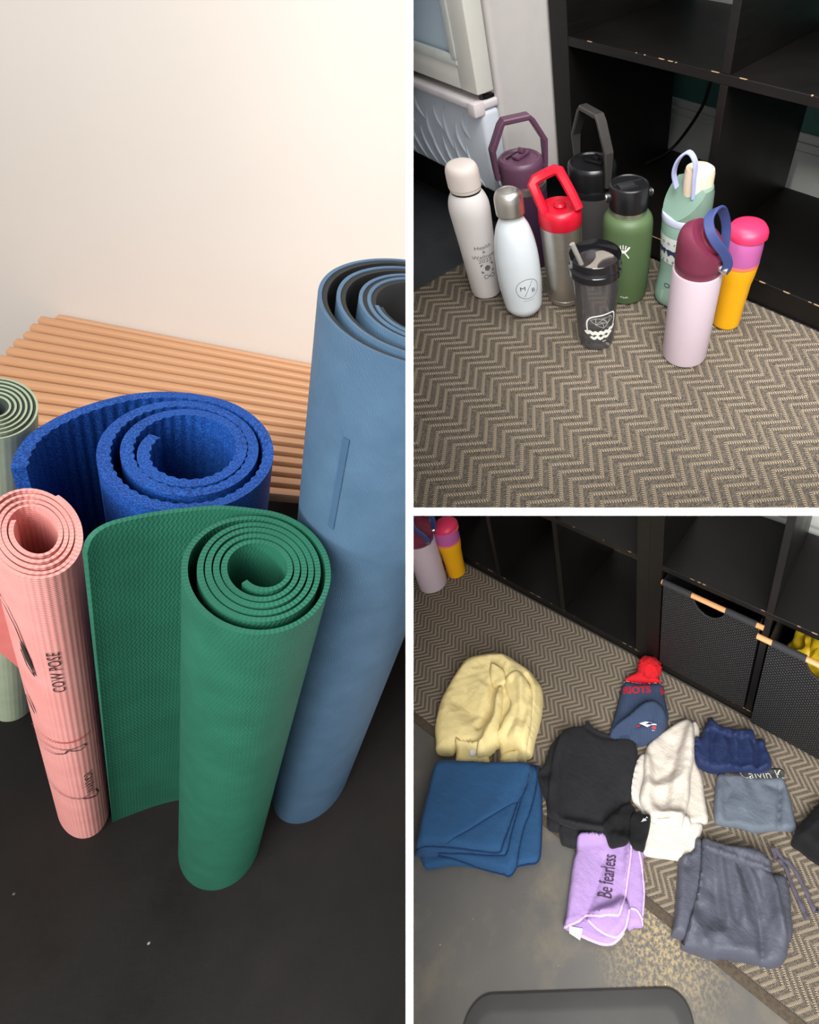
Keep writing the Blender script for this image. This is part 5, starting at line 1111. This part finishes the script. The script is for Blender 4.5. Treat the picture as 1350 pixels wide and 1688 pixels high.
g, poly, hf = cloth(Z6(((360, 238), (480, 216), (650, 226), (800, 250), (940, 272), (946, 450), (908, 720), (880, 900), (822, 1128), (770, 1146), (690, 1140), (600, 1158), (500, 1130), (430, 1122), (360, 1190), (205, 1252), (190, 1230), (215, 1120), (250, 830), (295, 520), (330, 400))), .018, .012, fo, wr=.004, wscale=(20, 14), wrot=.7, zref=.032, smooth_n=4, res=.005); cpart('top_fold', t, g, lv); hfl = hf
cpart('piping', t, edge_tube(Z6(((942, 290), (944, 450), (908, 720), (880, 900), (820, 1126), (770, 1144), (690, 1138), (600, 1154), (500, 1128), (430, 1120), (360, 1186), (205, 1246))), hf, .032, .0036), lv2)
p0 = un('BR', *Z6([(655, 945)])[0], 2, .034); p1 = un('BR', *Z6([(715, 435)])[0], 2, .034); dv = (p1 - p0); ln = dv.length; dv.normalize(); nvv = Vector((-dv.y, dv.x, 0)); mid = (p0 + p1) / 2
def ff(u, v):
    q = mid + dv * u + nvv * v; return (q.x, q.y, float(hfl(q.x, q.y)[0]) + .0032)
cpart('stitched_words', t, text_geo('Be fearless', .058, ff, sx=ln / .262), mat('plum_thread', (58, 34, 58), .7), label='dark stitched words Be fearless')
g, poly, hf = cloth(Z6(((268, 1276), (410, 1302), (378, 1412), (256, 1334))), .003, .003, zref=.006, res=.004, smooth_n=1); cpart('care_tag', t, g, mat('pale_green_tag', (208, 232, 218), .6), label='pale green care tag')
# black gloves -------------------------------------------------------------------------------------------------------
gk = fabric('black_fleece', (24, 24, 26), .95, 500, .8, .04, .2)
t = garment('fleece_glove', 'left of two black fleece gloves on the hem of the black sweatshirt', 'glove', (1030, 1365))
fo = [(Z3([(640, 1200), (690, 1190), (740, 1160)]), -.012, .012), (Z3([(600, 1290), (660, 1340), (690, 1300)]), -.010, .012), (Z3([(650, 1260), (620, 1380)]), .008, .015)]
g, poly, hf = cloth(Z3(((556, 1268), (640, 1190), (690, 1140), (742, 1120), (776, 1170), (762, 1240), (732, 1300), (722, 1415), (650, 1440), (590, 1446), (562, 1380), (540, 1312))), .038, .030, fo, wr=.006, wscale=(20, 20), zref=.05); cpart('glove_body', t, g, gk)
t = garment('fleece_glove', 'right of two black fleece gloves, with small white mark, touching the towel', 'glove', (1056, 1370))
g, poly, hf = cloth(Z3(((742, 1236), (780, 1185), (850, 1208), (882, 1242), (870, 1330), (850, 1400), (832, 1464), (780, 1462), (748, 1440), (726, 1380), (734, 1300))), .038, .028, wr=.005, wscale=(20, 20), seed=3, zref=.05); cpart('glove_body', t, g, gk)
f = onsurf(hf, 'BR', Z3([(842, 1256)])[0], .06, .0012); g = G(); blob(g, [(-.012, -.004), (-.004, .005), (0, .001), (.006, .007), (.012, .0), (.004, -.003)], f); cpart('printed_mark', t, g, mat('grey_white_print', (190, 192, 190), .5), label='small white mark')
# black bag and yellow bag
t = thing('black_bag', 'BR', (un('BR', 1350, 1380)[0], un('BR', 1350, 1380)[1], 0), 'black fabric bag cut off by the right frame edge', 'bag')
g, poly, hf = cloth(zp(((1085, 1380), (1130, 1250), (1230, 1130), (1350, 1000), (1480, 980), (1560, 1200), (1540, 1600), (1400, 1600), (1290, 1540), (1180, 1450)), .16296, 1130, 1160), .06, .03, [(Z4([(1150, 1370), (1250, 1290), (1350, 1210)]), .006, .008)], wr=.003); cpart('bag_body', t, g, fabric('black_canvas', (20, 20, 22), .8, 600, .4, .04, .2))
t = thing('yellow_bag', 'BR', (0.57, 0.08, 0.06), 'crumpled yellow bag inside the right woven bin', 'bag')
bm = bmesh.new(); bmesh.ops.create_icosphere(bm, subdivisions=5, radius=1.0)
for v in bm.verts: v.co *= 1 + .22 * noise.noise(v.co * 2.3) + .10 * noise.noise(v.co * 6)
g = G(); g.bm(bm, Matrix.Translation((0, .03, .20)) @ Matrix.Diagonal((.115, .095, .19, 1))); part('bag_body', g, mat('yellow_nylon', (212, 176, 30), .45, var=.12, nscale=18), t)
# anti-fatigue mat -------------------------------------------------------------------------------------------------
t = thing('floor_mat', 'BR', (0.25, -0.95, -0.008), 'dark grey rubber floor mat with sloping rim, cut by the bottom of the picture', 'floor mat')
def rrect(w_, d_, r, z, n=8):
    out = []
    for cx, cy, a0 in ((w_ / 2 - r, -r, 0), (-w_ / 2 + r, -r, PI / 2), (-w_ / 2 + r, -d_ + r, PI), (w_ / 2 - r, -d_ + r, 1.5 * PI)):
        for i in range(n + 1): a = a0 + PI / 2 * i / n; out.append((cx + r * math.cos(a), cy + r * math.sin(a), z))
    return out
t.matrix_world = SETM['BR'] @ Matrix.Translation((0.2665, -0.850, -0.008)) @ Matrix.Rotation(0.593, 4, 'Z')
rings = [[(x, y - i_, z) for x, y, z in rrect(.545 - 2 * i_, .42 - 2 * i_, .062 - i_ * .8, z_)] for i_, z_ in ((0, 0), (0, .005), (.004, .009), (.030, .0205), (.036, .0220), (.040, .0222))]
n_ = len(rings[0]); g = G(); fs = []
for k in range(len(rings) - 1):
    for i in range(n_): fs.append((k * n_ + i, k * n_ + (i + 1) % n_, (k + 1) * n_ + (i + 1) % n_, (k + 1) * n_ + i))
fs.append(tuple((len(rings) - 1) * n_ + i for i in range(n_))); g.add([p for r_ in rings for p in r_], fs)
part('mat_body', g, mat('grey_rubber', (66, 65, 64), .42, var=.06, nscale=12, bump=.1, bscale=400), t, angle=20)
# ------------------------------------------------------------------ end every bay cleanly inside the added border walls
def clip_all():
    bpy.context.view_layer.update()
    W2C = CAM2W.inverted()
    for o in list(scene.objects):
        if o.type != 'MESH' or o.name not in SETOF: continue
        st = SETOF[o.name]; M = W2C @ o.matrix_world
        planes = [(Vector((1, 0, -KX)), 1 if st == 'L' else -1)]
        if st != 'L': planes.append((Vector((0, 1, -KY)), 1 if st == 'TR' else -1))
        n = len(o.data.vertices); co = np.empty(n * 3); o.data.vertices.foreach_get('co', co); co = co.reshape(-1, 3)
        A = np.array(M); cc = co @ A[:3, :3].T + A[:3, 3]
        need = [(nv * s) for nv, s in planes if ((cc @ np.array(nv)) * s > 1e-5).any()]
        if not need: continue
        me = o.data.copy(); o.data = me
        bm = bmesh.new(); bm.from_mesh(me); bm.transform(M)
        for nv in need:
            bmesh.ops.bisect_plane(bm, geom=bm.verts[:] + bm.edges[:] + bm.faces[:], plane_co=(0, 0, 0), plane_no=nv, clear_outer=True, dist=1e-6)
        bm.transform(M.inverted())
        if not bm.faces:
            bm.free(); bpy.data.objects.remove(o); continue
        bm.to_mesh(me); bm.free()
clip_all()
